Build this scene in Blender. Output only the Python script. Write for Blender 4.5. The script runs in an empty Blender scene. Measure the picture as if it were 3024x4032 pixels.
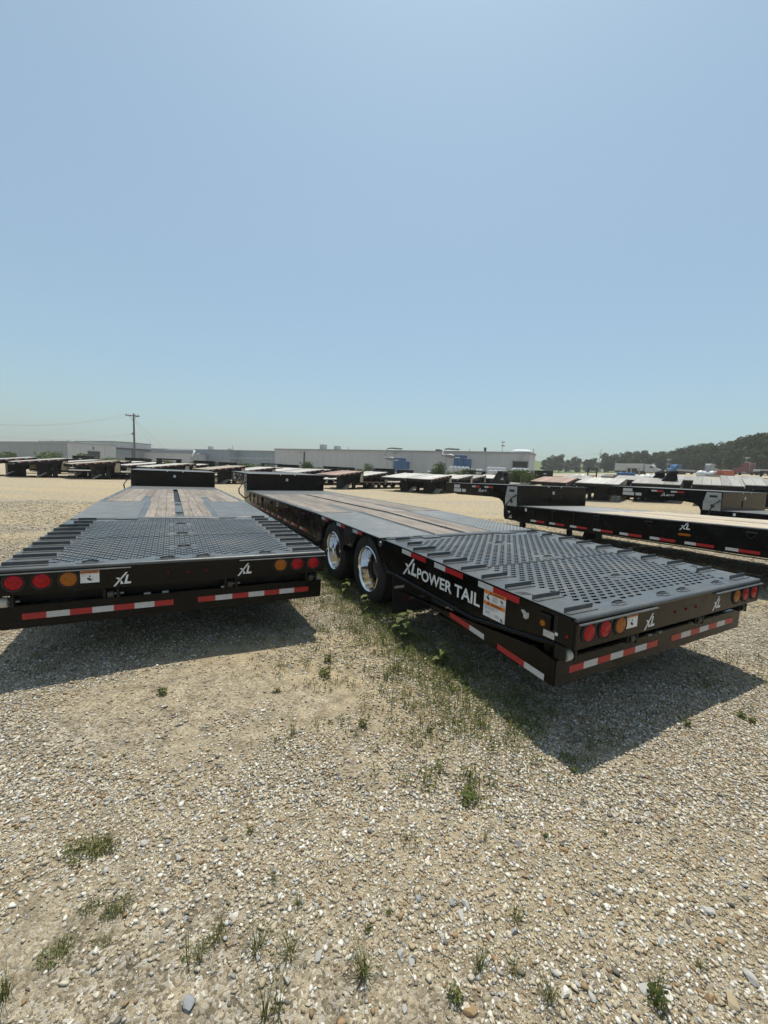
import bpy, bmesh, math, random
import numpy as np
from mathutils import Matrix, Vector
random.seed(7); rng = np.random.default_rng(11)
R = math.radians
scene = bpy.context.scene
col = scene.collection

# ------------------------------------------------------------------ camera, sky, sun, exposure
FPX, CX, CY, PITCH, ROLL, HCAM = 1590.64, 1512.0, 2016.0, R(5.859), R(2.473), 1.7375
cp, sp, cr, sr = math.cos(PITCH), math.sin(PITCH), math.cos(ROLL), math.sin(ROLL)
F0, R0, U0 = Vector((0, cp, -sp)), Vector((1, 0, 0)), Vector((0, sp, cp))
RX, UX = R0*cr + U0*sr, -R0*sr + U0*cr
cam = bpy.data.cameras.new('camera'); camo = bpy.data.objects.new('camera', cam); col.objects.link(camo)
cam.sensor_fit = 'VERTICAL'; cam.sensor_height = 36; cam.lens = FPX/4032*36; cam.clip_end = 8000; cam.clip_start = .05
camo.matrix_world = Matrix(((RX.x, UX.x, -F0.x, 0), (RX.y, UX.y, -F0.y, 0), (RX.z, UX.z, -F0.z, HCAM), (0, 0, 0, 1)))
scene.camera = camo

SUN_EL, SUN_AZ = 75.5, 9.0      # azimuth clockwise from +Y
world = bpy.data.worlds.new('World'); scene.world = world; world.use_nodes = True
wn = world.node_tree; bg = wn.nodes['Background']
sky = wn.nodes.new('ShaderNodeTexSky'); sky.sky_type = 'NISHITA'; sky.sun_disc = False
sky.sun_elevation = R(SUN_EL); sky.sun_rotation = R(SUN_AZ); sky.altitude = 200
sky.air_density = 1.2; sky.dust_density = 2.4; sky.ozone_density = 4.0
tint = wn.nodes.new('ShaderNodeMix'); tint.data_type = 'RGBA'; tint.blend_type = 'MULTIPLY'; tint.inputs[0].default_value = 1; tint.inputs[7].default_value = (.85, 1.12, 1.12, 1)   # the camera's cool white balance
veil = wn.nodes.new('ShaderNodeMix'); veil.data_type = 'RGBA'; veil.inputs[0].default_value = .46; veil.inputs[7].default_value = (3.1, 3.5, 3.65, 1)   # even veil of thin smoke over the whole sky
wn.links.new(sky.outputs[0], tint.inputs[6]); wn.links.new(tint.outputs[2], veil.inputs[6]); wn.links.new(veil.outputs[2], bg.inputs[0]); bg.inputs[1].default_value = 0.142
sl = bpy.data.lights.new('sun', 'SUN'); so = bpy.data.objects.new('sun', sl); col.objects.link(so)
sl.energy = 5.0; sl.angle = R(.6); sl.color = (1, .945, .835)
sd = Vector((math.sin(R(SUN_AZ))*math.cos(R(SUN_EL)), math.cos(R(SUN_AZ))*math.cos(R(SUN_EL)), math.sin(R(SUN_EL))))
so.rotation_euler = (-sd).to_track_quat('-Z', 'Y').to_euler(); so.location = (0, 0, 40)
vs = scene.view_settings; vs.view_transform = 'Standard'; vs.look = 'None'; vs.exposure = 0.0; vs.gamma = 1; vs.use_curve_mapping = False
scene.cycles.use_denoising = True
scene.cycles.max_bounces = 6; scene.cycles.volume_bounces = 0; scene.cycles.transparent_max_bounces = 4

def ray(px, py):
    r2, u2 = (px-CX)/FPX, -(py-CY)/FPX
    return RX*r2 + UX*u2 + F0
def at(px, py, y):                       # point of the pixel's ray at distance y ahead
    d = ray(px, py); t = y/d.y
    return Vector((d.x*t, y, HCAM + d.z*t))

# ------------------------------------------------------------------ terrain
A3 = R(24.8); O3 = (3.748+math.sin(A3)*11.42+math.cos(A3)*1.295, 10.225-math.cos(A3)*11.42+math.sin(A3)*1.295)
def hgt(x, y):
    x = np.asarray(x, float); y = np.asarray(y, float)
    sof = lambda t, w: w*np.logaddexp(0, t/w)
    h = .03*sof(x-5, 1.0) + .02*sof(x-13, 2.0) - .05*sof(x-190, 15)
    near = np.exp(-((x/9)**2 + ((y-5)/9)**2))
    h = h + near*(.012*np.sin(1.7*x+.6*y)*np.sin(1.1*y-.4*x) + .008*np.sin(3.1*x-2.3*y+1))
    lat = (x-O3[0])*math.cos(A3)+(y-O3[1])*math.sin(A3); lon = -(x-O3[0])*math.sin(A3)+(y-O3[1])*math.cos(A3)
    h = h + .17*np.exp(-((lat-.3)/1.7)**2)/(1+np.exp((lon-11.5)/.5))      # low gravel ridge the third trailer stands on
    return h
def hz(x, y): return float(hgt(x, y))
def on_ground(px, py):
    d = ray(px, py); t = 5.0
    for _ in range(60):
        p = Vector((0, 0, HCAM)) + d*t
        e = p.z - hz(p.x, p.y)
        if d.z >= 0 and t > 600: break
        t += max(.02, abs(e))*(1 if e > 0 else -.5)*4
    return Vector((0, 0, HCAM)) + d*t

# ------------------------------------------------------------------ materials
MATS = {}
def newmat(name):
    m = bpy.data.materials.new(name); m.use_nodes = True; nt = m.node_tree
    b = nt.nodes['Principled BSDF']; MATS[name] = m
    return m, nt, b
def N(nt, t, **kw):
    n = nt.nodes.new(t)
    for k, v in kw.items(): setattr(n, k, v)
    return n
def ramp(nt, src, stops):
    r = N(nt, 'ShaderNodeValToRGB'); el = r.color_ramp.elements
    while len(el) < len(stops): el.new(.5)
    for e, (p, c) in zip(el, stops):
        e.position = p; e.color = (*c, 1) if len(c) == 3 else c
    nt.links.new(src, r.inputs[0]); return r
def coords(nt, kind='Object', scale=(1, 1, 1)):
    t = N(nt, 'ShaderNodeTexCoord'); m = N(nt, 'ShaderNodeMapping'); m.inputs['Scale'].default_value = scale
    nt.links.new(t.outputs[kind], m.inputs[0]); return m.outputs[0]
def noise(nt, co, scale, detail=4, rough=.55):
    n = N(nt, 'ShaderNodeTexNoise'); n.inputs['Scale'].default_value = scale; n.inputs['Detail'].default_value = detail
    n.inputs['Roughness'].default_value = rough; nt.links.new(co, n.inputs['Vector']); return n.outputs['Fac']
def mixc(nt, fac, a, b, mode='MIX'):
    m = N(nt, 'ShaderNodeMix', data_type='RGBA', blend_type=mode)
    for i, s in ((0, fac), (6, a), (7, b)):
        if hasattr(s, 'links'): nt.links.new(s, m.inputs[i])
        else: m.inputs[i].default_value = s if i == 0 else (*s, 1)
    return m.outputs[2]
def bump(nt, b, src, strength, dist):
    n = N(nt, 'ShaderNodeBump'); n.inputs['Strength'].default_value = strength; n.inputs['Distance'].default_value = dist
    nt.links.new(src, n.inputs['Height']); nt.links.new(n.outputs[0], b.inputs['Normal'])
def pbr(name, c1, c2=None, scale=6, rough=.5, rough2=None, metal=0, bmp=0, bscale=60, bdist=.002, coat=0, kind='Object', stretch=(1, 1, 1), spec=.5):
    m, nt, b = newmat(name)
    b.inputs['Metallic'].default_value = metal; b.inputs['Roughness'].default_value = rough
    b.inputs['Coat Weight'].default_value = coat; b.inputs['Coat Roughness'].default_value = .08
    b.inputs['Specular IOR Level'].default_value = spec
    co = coords(nt, kind, stretch)
    if c2 is None: c2 = tuple(x*.82 for x in c1)
    f = noise(nt, co, scale, 5, .6)
    r = ramp(nt, f, [(.36, c1), (.66, c2)]); nt.links.new(r.outputs[0], b.inputs['Base Color'])
    if rough2 is not None:
        f2 = noise(nt, co, scale*2.3, 4, .6); mr = N(nt, 'ShaderNodeMapRange')
        mr.inputs[1].default_value = .35; mr.inputs[2].default_value = .68; mr.inputs[3].default_value = rough; mr.inputs[4].default_value = rough2
        nt.links.new(f2, mr.inputs[0]); nt.links.new(mr.outputs[0], b.inputs['Roughness'])
    if bmp: bump(nt, b, noise(nt, co, bscale, 3, .6), bmp, bdist)
    return m
def paintmat():
    m, nt, b = newmat('black_gloss_paint'); co = coords(nt, 'Object')
    r = ramp(nt, noise(nt, co, 2.3, 8, .7), [(.40, (.0028, .0028, .0027)), (.62, (.0055, .0053, .005)), (.80, (.020, .0185, .016))])
    nt.links.new(r.outputs[0], b.inputs['Base Color']); b.inputs['Specular IOR Level'].default_value = .22
    rr_ = ramp(nt, noise(nt, co, 4.5, 7, .7), [(.35, (.10, .10, .10)), (.72, (.36, .36, .36))]); nt.links.new(rr_.outputs[0], b.inputs['Roughness'])
    bump(nt, b, noise(nt, co, 2.2, 2, .5), .08, .02); return m
paint = paintmat()
def deckmat():
    m, nt, b = newmat('dusty_black_deck_paint'); co = coords(nt, 'Object')
    r = ramp(nt, noise(nt, co, 1.7, 7, .68), [(.30, (.046, .050, .053)), (.5, (.074, .078, .080)), (.72, (.125, .123, .115))])
    sc1 = ramp(nt, noise(nt, coords(nt, 'Object', (3, 55, 3)), 2.5, 3, .5), [(.60, (0, 0, 0)), (.74, (.55, .55, .55))])
    c = mixc(nt, sc1.outputs[0], r.outputs[0], (.17, .165, .155)); nt.links.new(c, b.inputs['Base Color'])
    rr_ = ramp(nt, noise(nt, co, 3.1, 6, .65), [(.32, (.24, .24, .24)), (.7, (.50, .50, .50))]); nt.links.new(rr_.outputs[0], b.inputs['Roughness'])
    bump(nt, b, noise(nt, co, 5, 4, .6), .12, .01); return m
deckm = deckmat()
platem = pbr('worn_tread_plate', (.085, .09, .094), (.13, .13, .126), 3.0, .34, .46)
frame_m = pbr('black_chassis_paint', (.005, .005, .005), (.011, .0105, .0095), 4, .35, .6, spec=.25)
voidm = pbr('painted_hole_shade', (.002, .002, .002), None, 4, .95, spec=.0)  # matte black that puts the dark inside holes into colour
rubber = pbr('tyre_rubber', (.014, .014, .014), (.024, .023, .021), 8, .75, .9, bmp=.2, bscale=120)
alu = pbr('polished_aluminium', (.82, .81, .80), (.72, .71, .70), 5, .07, .16, metal=1)
steel = pbr('grey_steel', (.33, .34, .35), (.24, .25, .25), 12, .35, .5, metal=.85)
darksteel = pbr('dark_hub_steel', (.055, .05, .045), (.11, .105, .10), 14, .3, .5, metal=.7)
galv = pbr('grey_sheet_panel', (.42, .43, .43), (.33, .34, .34), 4, .35, .5, metal=.5)
nylon = pbr('pale_roller', (.5, .49, .43), (.42, .41, .36), 15, .45)
whitev = pbr('white_vinyl', (.74, .74, .73), (.64, .64, .63), 9, .4)
whitet = pbr('white_reflective_tape', (.55, .55, .54), (.46, .46, .455), 40, .3)
redt = pbr('red_reflective_tape', (.42, .018, .02), (.33, .012, .016), 40, .3)
redl = pbr('red_lens', (.44, .006, .011), (.27, .003, .006), 60, .25, coat=.15, spec=.2)
markl = pbr('dark_red_lens', (.16, .008, .01), (.10, .004, .006), 60, .3, spec=.2)
amberl = pbr('amber_lens', (.40, .13, .009), (.26, .075, .005), 70, .25, coat=.15, spec=.2)
orange = pbr('orange_warning_band', (.70, .20, .025), (.62, .17, .02), 20, .4)
ink = pbr('black_ink', (.02, .02, .02), None, 10, .5)
greyink = pbr('grey_print', (.30, .30, .30), None, 10, .5)
redink = pbr('dark_red_print', (.10, .008, .008), None, 10, .5)
clearl = pbr('clear_plastic', (.45, .46, .45), (.25, .26, .26), 25, .15, coat=.5)
flapm = pbr('mud_flap_rubber', (.012, .012, .012), (.02, .02, .019), 9, .55)

def woodmat(name, a, b_, c, dark):
    m, nt, b = newmat(name)
    co = coords(nt, 'Object', (22, 1.1, 22)); oi = N(nt, 'ShaderNodeObjectInfo')
    add = N(nt, 'ShaderNodeVectorMath', operation='ADD'); nt.links.new(co, add.inputs[0])
    sc = N(nt, 'ShaderNodeMath', operation='MULTIPLY'); sc.inputs[1].default_value = 73; nt.links.new(oi.outputs['Random'], sc.inputs[0])
    nt.links.new(sc.outputs[0], add.inputs[1])
    g = noise(nt, add.outputs[0], 1.6, 6, .65)
    r = ramp(nt, g, [(.3, a), (.5, b_), (.72, c)])
    blot = noise(nt, coords(nt, 'Object', (2, .8, 2)), 2.2, 4, .6); rb = ramp(nt, blot, [(.42, (0, 0, 0)), (.7, (.55, .55, .55))])
    c1 = mixc(nt, rb.outputs[0], r.outputs[0], dark)
    v = ramp(nt, oi.outputs['Random'], [(0, (.72, .70, .68)), (1, (1.12, 1.1, 1.06))])
    c2 = mixc(nt, 1.0, c1, v.outputs[0], 'MULTIPLY')
    nt.links.new(c2, b.inputs['Base Color']); b.inputs['Roughness'].default_value = .62
    bump(nt, b, g, .35, .003)
    return m
wood = woodmat('weathered_oak', (.13, .105, .085), (.23, .19, .155), (.33, .28, .23), (.085, .07, .06))
woodpale = woodmat('pale_new_oak', (.36, .29, .21), (.50, .42, .31), (.60, .52, .41), (.30, .24, .18))
woodwhite = woodmat('sun_bleached_board', (.36, .345, .32), (.48, .465, .435), (.60, .58, .55), (.29, .275, .255))
woodtan = woodmat('tan_deck_board', (.26, .215, .16), (.36, .31, .24), (.44, .39, .31), (.20, .165, .125))
woodgrey = woodmat('grey_deck_board', (.20, .19, .175), (.29, .28, .26), (.37, .36, .34), (.15, .14, .13))
woodred = woodmat('reddish_apitong_board', (.24, .145, .11), (.33, .215, .17), (.42, .31, .26), (.19, .12, .09))

def gravelmat():
    m, nt, b = newmat('gravel_and_sand')
    co = coords(nt, 'Object')
    dis = N(nt, 'ShaderNodeTexNoise'); dis.inputs['Scale'].default_value = 30; nt.links.new(co, dis.inputs['Vector'])
    va = N(nt, 'ShaderNodeVectorMath', operation='MULTIPLY_ADD'); nt.links.new(dis.outputs['Color'], va.inputs[0])
    va.inputs[1].default_value = (.03, .03, .03); nt.links.new(co, va.inputs[2])
    vo = N(nt, 'ShaderNodeTexVoronoi'); vo.inputs['Scale'].default_value = 95; nt.links.new(va.outputs[0], vo.inputs['Vector'])
    sepc = N(nt, 'ShaderNodeSeparateColor'); nt.links.new(vo.outputs['Color'], sepc.inputs[0])
    st = ramp(nt, sepc.outputs[0], [(0, (.10, .083, .06)), (.25, (.23, .19, .135)), (.5, (.36, .30, .215)), (.75, (.44, .385, .29)), (.9, (.38, .36, .33)), (1, (.66, .62, .53))])
    big = noise(nt, co, .55, 5, .6); sand = ramp(nt, big, [(.44, (0, 0, 0)), (.66, (.9, .9, .9))])
    fine = noise(nt, co, 260, 2, .5); fs = ramp(nt, fine, [(.3, (.25, .205, .135)), (.7, (.46, .385, .27))])
    c1 = mixc(nt, sand.outputs[0], st.outputs[0], fs.outputs[0])
    # broad tan tracks where wheels have pressed the gravel
    tr = noise(nt, coords(nt, 'Object', (.05, .30, 1)), 1.6, 3, .5); trr = ramp(nt, tr, [(.42, (0, 0, 0)), (.60, (.75, .75, .75))])
    c2 = mixc(nt, trr.outputs[0], c1, (.41, .33, .205))
    md = noise(nt, coords(nt, 'Object', (1, 1, 1)), 7, 6, .75); mdr = ramp(nt, md, [(.30, (.50, .48, .45)), (.5, (.97, .96, .94)), (.70, (1.30, 1.28, 1.22))])
    c2 = mixc(nt, 1.0, c2, mdr.outputs[0], 'MULTIPLY')
    # green ground far beyond the yard
    sx = N(nt, 'ShaderNodeSeparateXYZ'); nt.links.new(co, sx.inputs[0])
    fr = N(nt, 'ShaderNodeMapRange'); fr.inputs[1].default_value = 200; fr.inputs[2].default_value = 240; nt.links.new(sx.outputs[1], fr.inputs[0])
    c3 = mixc(nt, fr.outputs[0], c2, (.07, .11, .04))
    nt.links.new(c3, b.inputs['Base Color']); b.inputs['Roughness'].default_value = .9; b.inputs['Specular IOR Level'].default_value = .2
    mx = N(nt, 'ShaderNodeMath', operation='MULTIPLY'); mx.inputs[1].default_value = -1.0; nt.links.new(vo.outputs['Distance'], mx.inputs[0])
    ad = N(nt, 'ShaderNodeMath', operation='ADD'); nt.links.new(mx.outputs[0], ad.inputs[0]); nt.links.new(fine, ad.inputs[1])
    bump(nt, b, ad.outputs[0], .9, .010)
    return m
gravel = gravelmat()
STONES = [pbr('stone_'+n, c, tuple(x*k for x in c), 30, .8, bmp=.3, bscale=90, bdist=.002, kind='Object', spec=.25) for n, c, k in (
    ('chalk_white', (.62, .59, .52), .86), ('pale_grey', (.40, .385, .355), .75), ('blue_grey', (.27, .275, .28), .75), ('sand', (.44, .375, .27), .8),
    ('tan', (.37, .295, .19), .8), ('rust_brown', (.30, .20, .11), .7), ('dark_grey', (.17, .155, .13), .7), ('cream', (.52, .46, .35), .84))]
def leafmat(name, c1, c2, c3, trans=.25):
    m, nt, b = newmat(name)
    oi = N(nt, 'ShaderNodeObjectInfo'); ge = N(nt, 'ShaderNodeNewGeometry')
    r = ramp(nt, ge.outputs['Random Per Island'], [(0, c1), (.55, c2), (1, c3)])
    v = ramp(nt, oi.outputs['Random'], [(0, (.8, .85, .8)), (1, (1.15, 1.1, 1.0))])
    c = mixc(nt, 1.0, r.outputs[0], v.outputs[0], 'MULTIPLY')
    nt.links.new(c, b.inputs['Base Color']); b.inputs['Roughness'].default_value = .6; b.inputs['Specular IOR Level'].default_value = .25
    tl = N(nt, 'ShaderNodeBsdfTranslucent'); nt.links.new(c, tl.inputs[0]); mx = N(nt, 'ShaderNodeMixShader'); mx.inputs[0].default_value = trans
    out = nt.nodes['Material Output']; nt.links.new(b.outputs[0], mx.inputs[1]); nt.links.new(tl.outputs[0], mx.inputs[2]); nt.links.new(mx.outputs[0], out.inputs[0])
    return m
grassm = leafmat('green_weed_leaf', (.065, .09, .025), (.115, .14, .04), (.19, .185, .07))
drym = leafmat('dry_grass_blade', (.20, .16, .08), (.26, .21, .11), (.15, .15, .06))
treem = leafmat('tree_foliage', (.03, .05, .02), (.045, .072, .027), (.075, .10, .04))
bushm = leafmat('weed_foliage', (.045, .075, .025), (.075, .11, .035), (.12, .14, .05))
bark = pbr('bark', (.10, .08, .06), (.06, .05, .04), 8, .9, bmp=.5, bscale=20, bdist=.02)
polewood = pbr('weathered_pole_wood', (.19, .165, .14), (.13, .11, .095), 6, .85, stretch=(6, 6, .6))
def sidingmat(name, c, scale):
    m, nt, b = newmat(name)
    co = coords(nt, 'Object'); w = N(nt, 'ShaderNodeTexWave'); w.bands_direction = 'X'; w.inputs['Scale'].default_value = scale; nt.links.new(co, w.inputs['Vector'])
    f = noise(nt, coords(nt, 'Object', (1, 1, .25)), .6, 5, .6)
    r = ramp(nt, f, [(.3, c), (.7, tuple(x*.86 for x in c))]); nt.links.new(r.outputs[0], b.inputs['Base Color'])
    b.inputs['Roughness'].default_value = .5; bump(nt, b, w.outputs['Fac'], .7, .05); return m
sidew = sidingmat('white_metal_siding', (.47, .48, .49), 1.6)
sideb = sidingmat('blue_grey_metal_siding', (.25, .30, .345), 1.2)
sideg = sidingmat('pale_grey_metal_siding', (.50, .50, .50), 1.4)
concrete = pbr('shaded_white_wall', (.26, .29, .29), (.22, .25, .25), .5, .85)  # white warehouse front; its shade is put into this darker grey
trimm = pbr('roof_trim_grey', (.30, .31, .31), None, 2, .6)
roofw = pbr('white_roof_metal', (.70, .71, .72), (.60, .61, .62), .4, .45)
darkm = pbr('dark_opening', (.012, .014, .014), None, 3, .7)
bluem = pbr('blue_enamel', (.02, .085, .22), (.015, .07, .18), 2, .4)
truckblue = pbr('truck_blue_paint', (.035, .13, .28), (.03, .11, .24), 2, .25, coat=.4)
truckwhite = pbr('truck_white_paint', (.45, .45, .44), (.38, .38, .37), 2, .3, coat=.3)
truckred = pbr('truck_red_paint', (.17, .018, .024), (.13, .014, .018), 2, .3, coat=.3)
wrapm = pbr('white_plastic_wrap', (.62, .63, .64), (.50, .51, .53), 2, .35, bmp=.5, bscale=3, bdist=.05)
glassm = pbr('dark_window_glass', (.03, .035, .04), None, 3, .06)
rustm = pbr('rusty_orange_steel', (.42, .12, .04), (.30, .08, .03), 2, .7)
orangem = pbr('orange_plastic_pipe', (.38, .08, .02), (.28, .06, .02), 2, .5)
tanm = pbr('tan_frame_and_reflection', (.42, .36, .26), (.36, .31, .22), 3, .7)  # true tan on the door frame, painted ground reflection on side plates
ductm = pbr('dull_duct_metal', (.20, .205, .21), (.16, .165, .17), 2, .5, metal=.3)
ductm2 = pbr('pale_duct_metal', (.34, .35, .35), (.28, .29, .29), 2, .5, metal=.2)
hillm = pbr('mown_hillside', (.10, .15, .05), (.13, .16, .06), .08, .95)
concb = pbr('bridge_concrete', (.25, .26, .26), (.21, .22, .22), .3, .85)
greyt = pbr('grey_timber_stack', (.30, .30, .29), (.23, .23, .22), 2, .8)

# ------------------------------------------------------------------ mesh builder
class MB:
    def __init__(s): s.v = []; s.f = []; s.m = []
    def add(s, vs_, fs_, mi=0):
        o = len(s.v); s.v += [tuple(p) for p in vs_]; s.f += [tuple(i+o for i in f) for f in fs_]; s.m += [mi]*len(fs_); return s
    def box(s, x0, x1, y0, y1, z0, z1, mi=0):
        v = [(x, y, z) for z in (z0, z1) for y in (y0, y1) for x in (x0, x1)]
        return s.add(v, [(0, 2, 3, 1), (4, 5, 7, 6), (0, 1, 5, 4), (2, 6, 7, 3), (0, 4, 6, 2), (1, 3, 7, 5)], mi)
    def prism(s, poly, axis, a, b, mi=0):          # poly in the two remaining axes
        if a > b: a, b = b, a
        n = len(poly)
        def P(p, t): return {'x': (t, p[0], p[1]), 'y': (p[0], t, p[1]), 'z': (p[0], p[1], t)}[axis]
        area = sum(poly[i][0]*poly[(i+1) % n][1]-poly[(i+1) % n][0]*poly[i][1] for i in range(n))
        if (area < 0) != (axis == 'y'): poly = poly[::-1]
        v = [P(p, a) for p in poly] + [P(p, b) for p in poly]
        return s.add(v, [tuple(range(n))[::-1], tuple(range(n, 2*n))] + [(i, (i+1) % n, (i+1) % n+n, i+n) for i in range(n)], mi)
    def tube(s, pts, r, n=8, mi=0, caps=True):
        pts = [Vector(p) for p in pts]; rings = []
        for i, p in enumerate(pts):
            d = (pts[min(i+1, len(pts)-1)] - pts[max(i-1, 0)]).normalized()
            a = d.cross(Vector((0, 0, 1)) if abs(d.z) < .9 else Vector((1, 0, 0))).normalized(); b = d.cross(a)
            rr = r[i] if isinstance(r, (list, tuple)) else r
            rings.append([p + a*math.cos(2*math.pi*k/n)*rr + b*math.sin(2*math.pi*k/n)*rr for k in range(n)])
        v = [q for ri in rings for q in ri]; f = []
        for i in range(len(pts)-1):
            for k in range(n): f.append((i*n+k, i*n+(k+1) % n, (i+1)*n+(k+1) % n, (i+1)*n+k))
        if caps: f += [tuple(range(n))[::-1], tuple(range((len(pts)-1)*n, len(pts)*n))]
        return s.add(v, f, mi)
    def lathe(s, prof, n=32, axis='x', c=(0, 0, 0), mi=0, closed=False):   # prof: (along axis, radius)
        v = []; f = []; m = len(prof)
        for k in range(n):
            a = 2*math.pi*k/n; ca, sa = math.cos(a), math.sin(a)
            for (t, r) in prof:
                q = {'x': (t, r*ca, r*sa), 'y': (r*sa, t, r*ca), 'z': (r*ca, r*sa, t)}[axis]
                v.append((q[0]+c[0], q[1]+c[1], q[2]+c[2]))
        for k in range(n):
            k2 = (k+1) % n
            for j in range(m if closed else m-1):
                j2 = (j+1) % m; f.append((k*m+j, k2*m+j, k2*m+j2, k*m+j2))
        return s.add(v, f, mi)
    def disc(s, c, r, axis, n=20, mi=0):
        v = []
        for k in range(n):
            a = 2*math.pi*k/n; p, q = r*math.cos(a), r*math.sin(a)
            v.append({'x': (c[0], c[1]+p, c[2]+q), 'y': (c[0]+p, c[1], c[2]+q), 'z': (c[0]+p, c[1]+q, c[2])}[axis])
        return s.add(v, [tuple(range(n))], mi)
    def mesh(s, name, mats, warp=None, bevel=0, smooth=False, seg=1):
        v = s.v
        if warp: v = [(x, y, z+warp(y)) for x, y, z in v]
        me = bpy.data.meshes.new(name); me.from_pydata(v, [], s.f)
        for m in (mats if isinstance(mats, (list, tuple)) else [mats]): me.materials.append(m)
        if len(set(s.m)) > 1: me.polygons.foreach_set('material_index', s.m)
        bm = bmesh.new(); bm.from_mesh(me); bmesh.ops.recalc_face_normals(bm, faces=bm.faces)
        if bevel:
            es = [e for e in bm.edges if e.is_manifold and e.calc_face_angle(0) > .5]
            bmesh.ops.bevel(bm, geom=es, offset=bevel, segments=seg, affect='EDGES', clamp_overlap=True)
        bm.to_mesh(me); bm.free()
        if smooth:
            me.polygons.foreach_set('use_smooth', [True]*len(me.polygons))
            try: me.set_sharp_from_angle(angle=R(38))
            except Exception: pass
        me.update(); return me
    def build(s, name, mats, parent=None, **kw):
        return link(name, s.mesh(name, mats, **kw), parent)
def link(name, me, parent=None):
    o = bpy.data.objects.new(name, me); col.objects.link(o)
    if parent: o.parent = parent
    return o
def empty(name, loc=(0, 0, 0), rot=(0, 0, 0)):
    o = bpy.data.objects.new(name, None); col.objects.link(o); o.location = loc; o.rotation_euler = rot; o.empty_display_size = .3; return o
def tag(o, label, cat, group=None):
    o['label'] = label; o['category'] = cat
    if group: o['group'] = group
    return o
def kids(o): return [c for c in ALLKIDS.get(o.name, [])]
def copy_tree(o, parent=None, kidmap=None, fix=None):
    c = o.copy(); col.objects.link(c); c.parent = parent
    if fix: fix(c, o.name)
    for ch in kidmap.get(o.name, []): copy_tree(ch, c, kidmap, fix)
    return c
def kid_map():
    d = {}
    for o in bpy.data.objects:
        if o.parent: d.setdefault(o.parent.name, []).append(o)
    return d
TXT = {}
def text_mesh(body, size=1.0, bold=0.0, shear=0.0, spacing=1.0):
    k = (body, size, bold, shear, spacing)
    if k in TXT: return TXT[k].copy()
    cu = bpy.data.curves.new('lettering', 'FONT'); cu.body = body; cu.size = size; cu.offset = bold; cu.shear = shear; cu.space_character = spacing
    cu.fill_mode = 'FRONT'; cu.resolution_u = 3
    ob = bpy.data.objects.new('tmp', cu); col.objects.link(ob); bpy.context.view_layer.update()
    me = bpy.data.meshes.new_from_object(ob.evaluated_get(bpy.context.evaluated_depsgraph_get()))
    bpy.data.objects.remove(ob); bpy.data.curves.remove(cu); me.materials.clear(); TXT[k] = me
    return me.copy()
def fit_text(body, X, Y, Nn, org, width, height, mat, name, parent, bold=0.0, shear=0.0):
    """text fitted to width x height on the plane org + X*s + Y*t, raised along Nn"""
    me = text_mesh(body, 1.0, bold, shear)
    n = len(me.vertices); a = np.empty(n*3); me.vertices.foreach_get('co', a); a = a.reshape(-1, 3)
    lo, hi = a.min(0), a.max(0); s = (a[:, 0]-lo[0])/(hi[0]-lo[0])*width; t = (a[:, 1]-lo[1])/(hi[1]-lo[1])*height
    X, Y, Nn, org = (np.array(q, float) for q in (X, Y, Nn, org))
    p = org + s[:, None]*X + t[:, None]*Y + Nn*.003
    me.vertices.foreach_set('co', p.ravel()); me.materials.append(mat); me.update(); me.name = name
    return link(name, me, parent)
def flat(polys, X, Y, Nn, org, mat, name, parent, th=.0016):
    """thin cut-out shapes lying on a plane"""
    X, Y, Nn, org = (Vector(q) for q in (X, Y, Nn, org)); mb = MB()
    for poly in polys:
        n = len(poly); lo = [org + X*p[0] + Y*p[1] + Nn*.0005 for p in poly]; hi = [q + Nn*th for q in lo]
        mb.add(lo+hi, [tuple(range(n, 2*n))] + [(i, (i+1) % n, (i+1) % n+n, i+n) for i in range(n)])
    return mb.build(name, mat, parent)
XL = [  # the maker's mark: a slanted x whose stroke runs up over an L (unit height 1, width about 1.05)
    [(.0, .0), (.12, .0), (.84, 1.0), (.72, 1.0)],
    [(.15, .62), (.34, .62), (.475, .375), (.395, .375)], [(.43, .36), (.50, .36), (.60, .14), (.40, .14)],
    [(.76, .80), (.88, .80), (.78, .29), (1.03, .29), (1.0, .14), (.62, .14)],
]
def logo(X, Y, Nn, org, h, mat, parent, w=None):
    k = (w or h)
    return flat([[(x*k, y*h) for x, y in p] for p in XL], X, Y, Nn, org, mat, 'logo', parent)

# ------------------------------------------------------------------ ground
def axis_coords(a, b, step, far, n):
    core = np.arange(a, b+1e-6, step); g = np.geomspace(1, 1+(far), n)-1
    return np.concatenate([a-g[:0:-1], core, b+g[1:]])
def make_ground():
    xs = axis_coords(-9, 11, .16, 900, 40); ys = axis_coords(-2, 17, .16, 1000, 40); ys = ys[ys > -200]
    X, Y = np.meshgrid(xs, ys); Z = hgt(X, Y); nx, ny = len(xs), len(ys)
    v = np.stack([X, Y, Z], -1).reshape(-1, 3)
    i = np.arange(nx*ny).reshape(ny, nx); q = np.stack([i[:-1, :-1], i[:-1, 1:], i[1:, 1:], i[1:, :-1]], -1).reshape(-1, 4)
    me = bpy.data.meshes.new('ground'); me.vertices.add(len(v)); me.vertices.foreach_set('co', v.ravel())
    me.loops.add(q.size); me.loops.foreach_set('vertex_index', q.ravel()); me.polygons.add(len(q))
    me.polygons.foreach_set('loop_start', np.arange(0, q.size, 4)); me.update(calc_edges=True); me.validate()
    me.polygons.foreach_set('use_smooth', np.ones(len(q), bool)); me.materials.append(gravel)
    o = link('ground', me); o['kind'] = 'structure'; return o
ground = make_ground()

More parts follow.
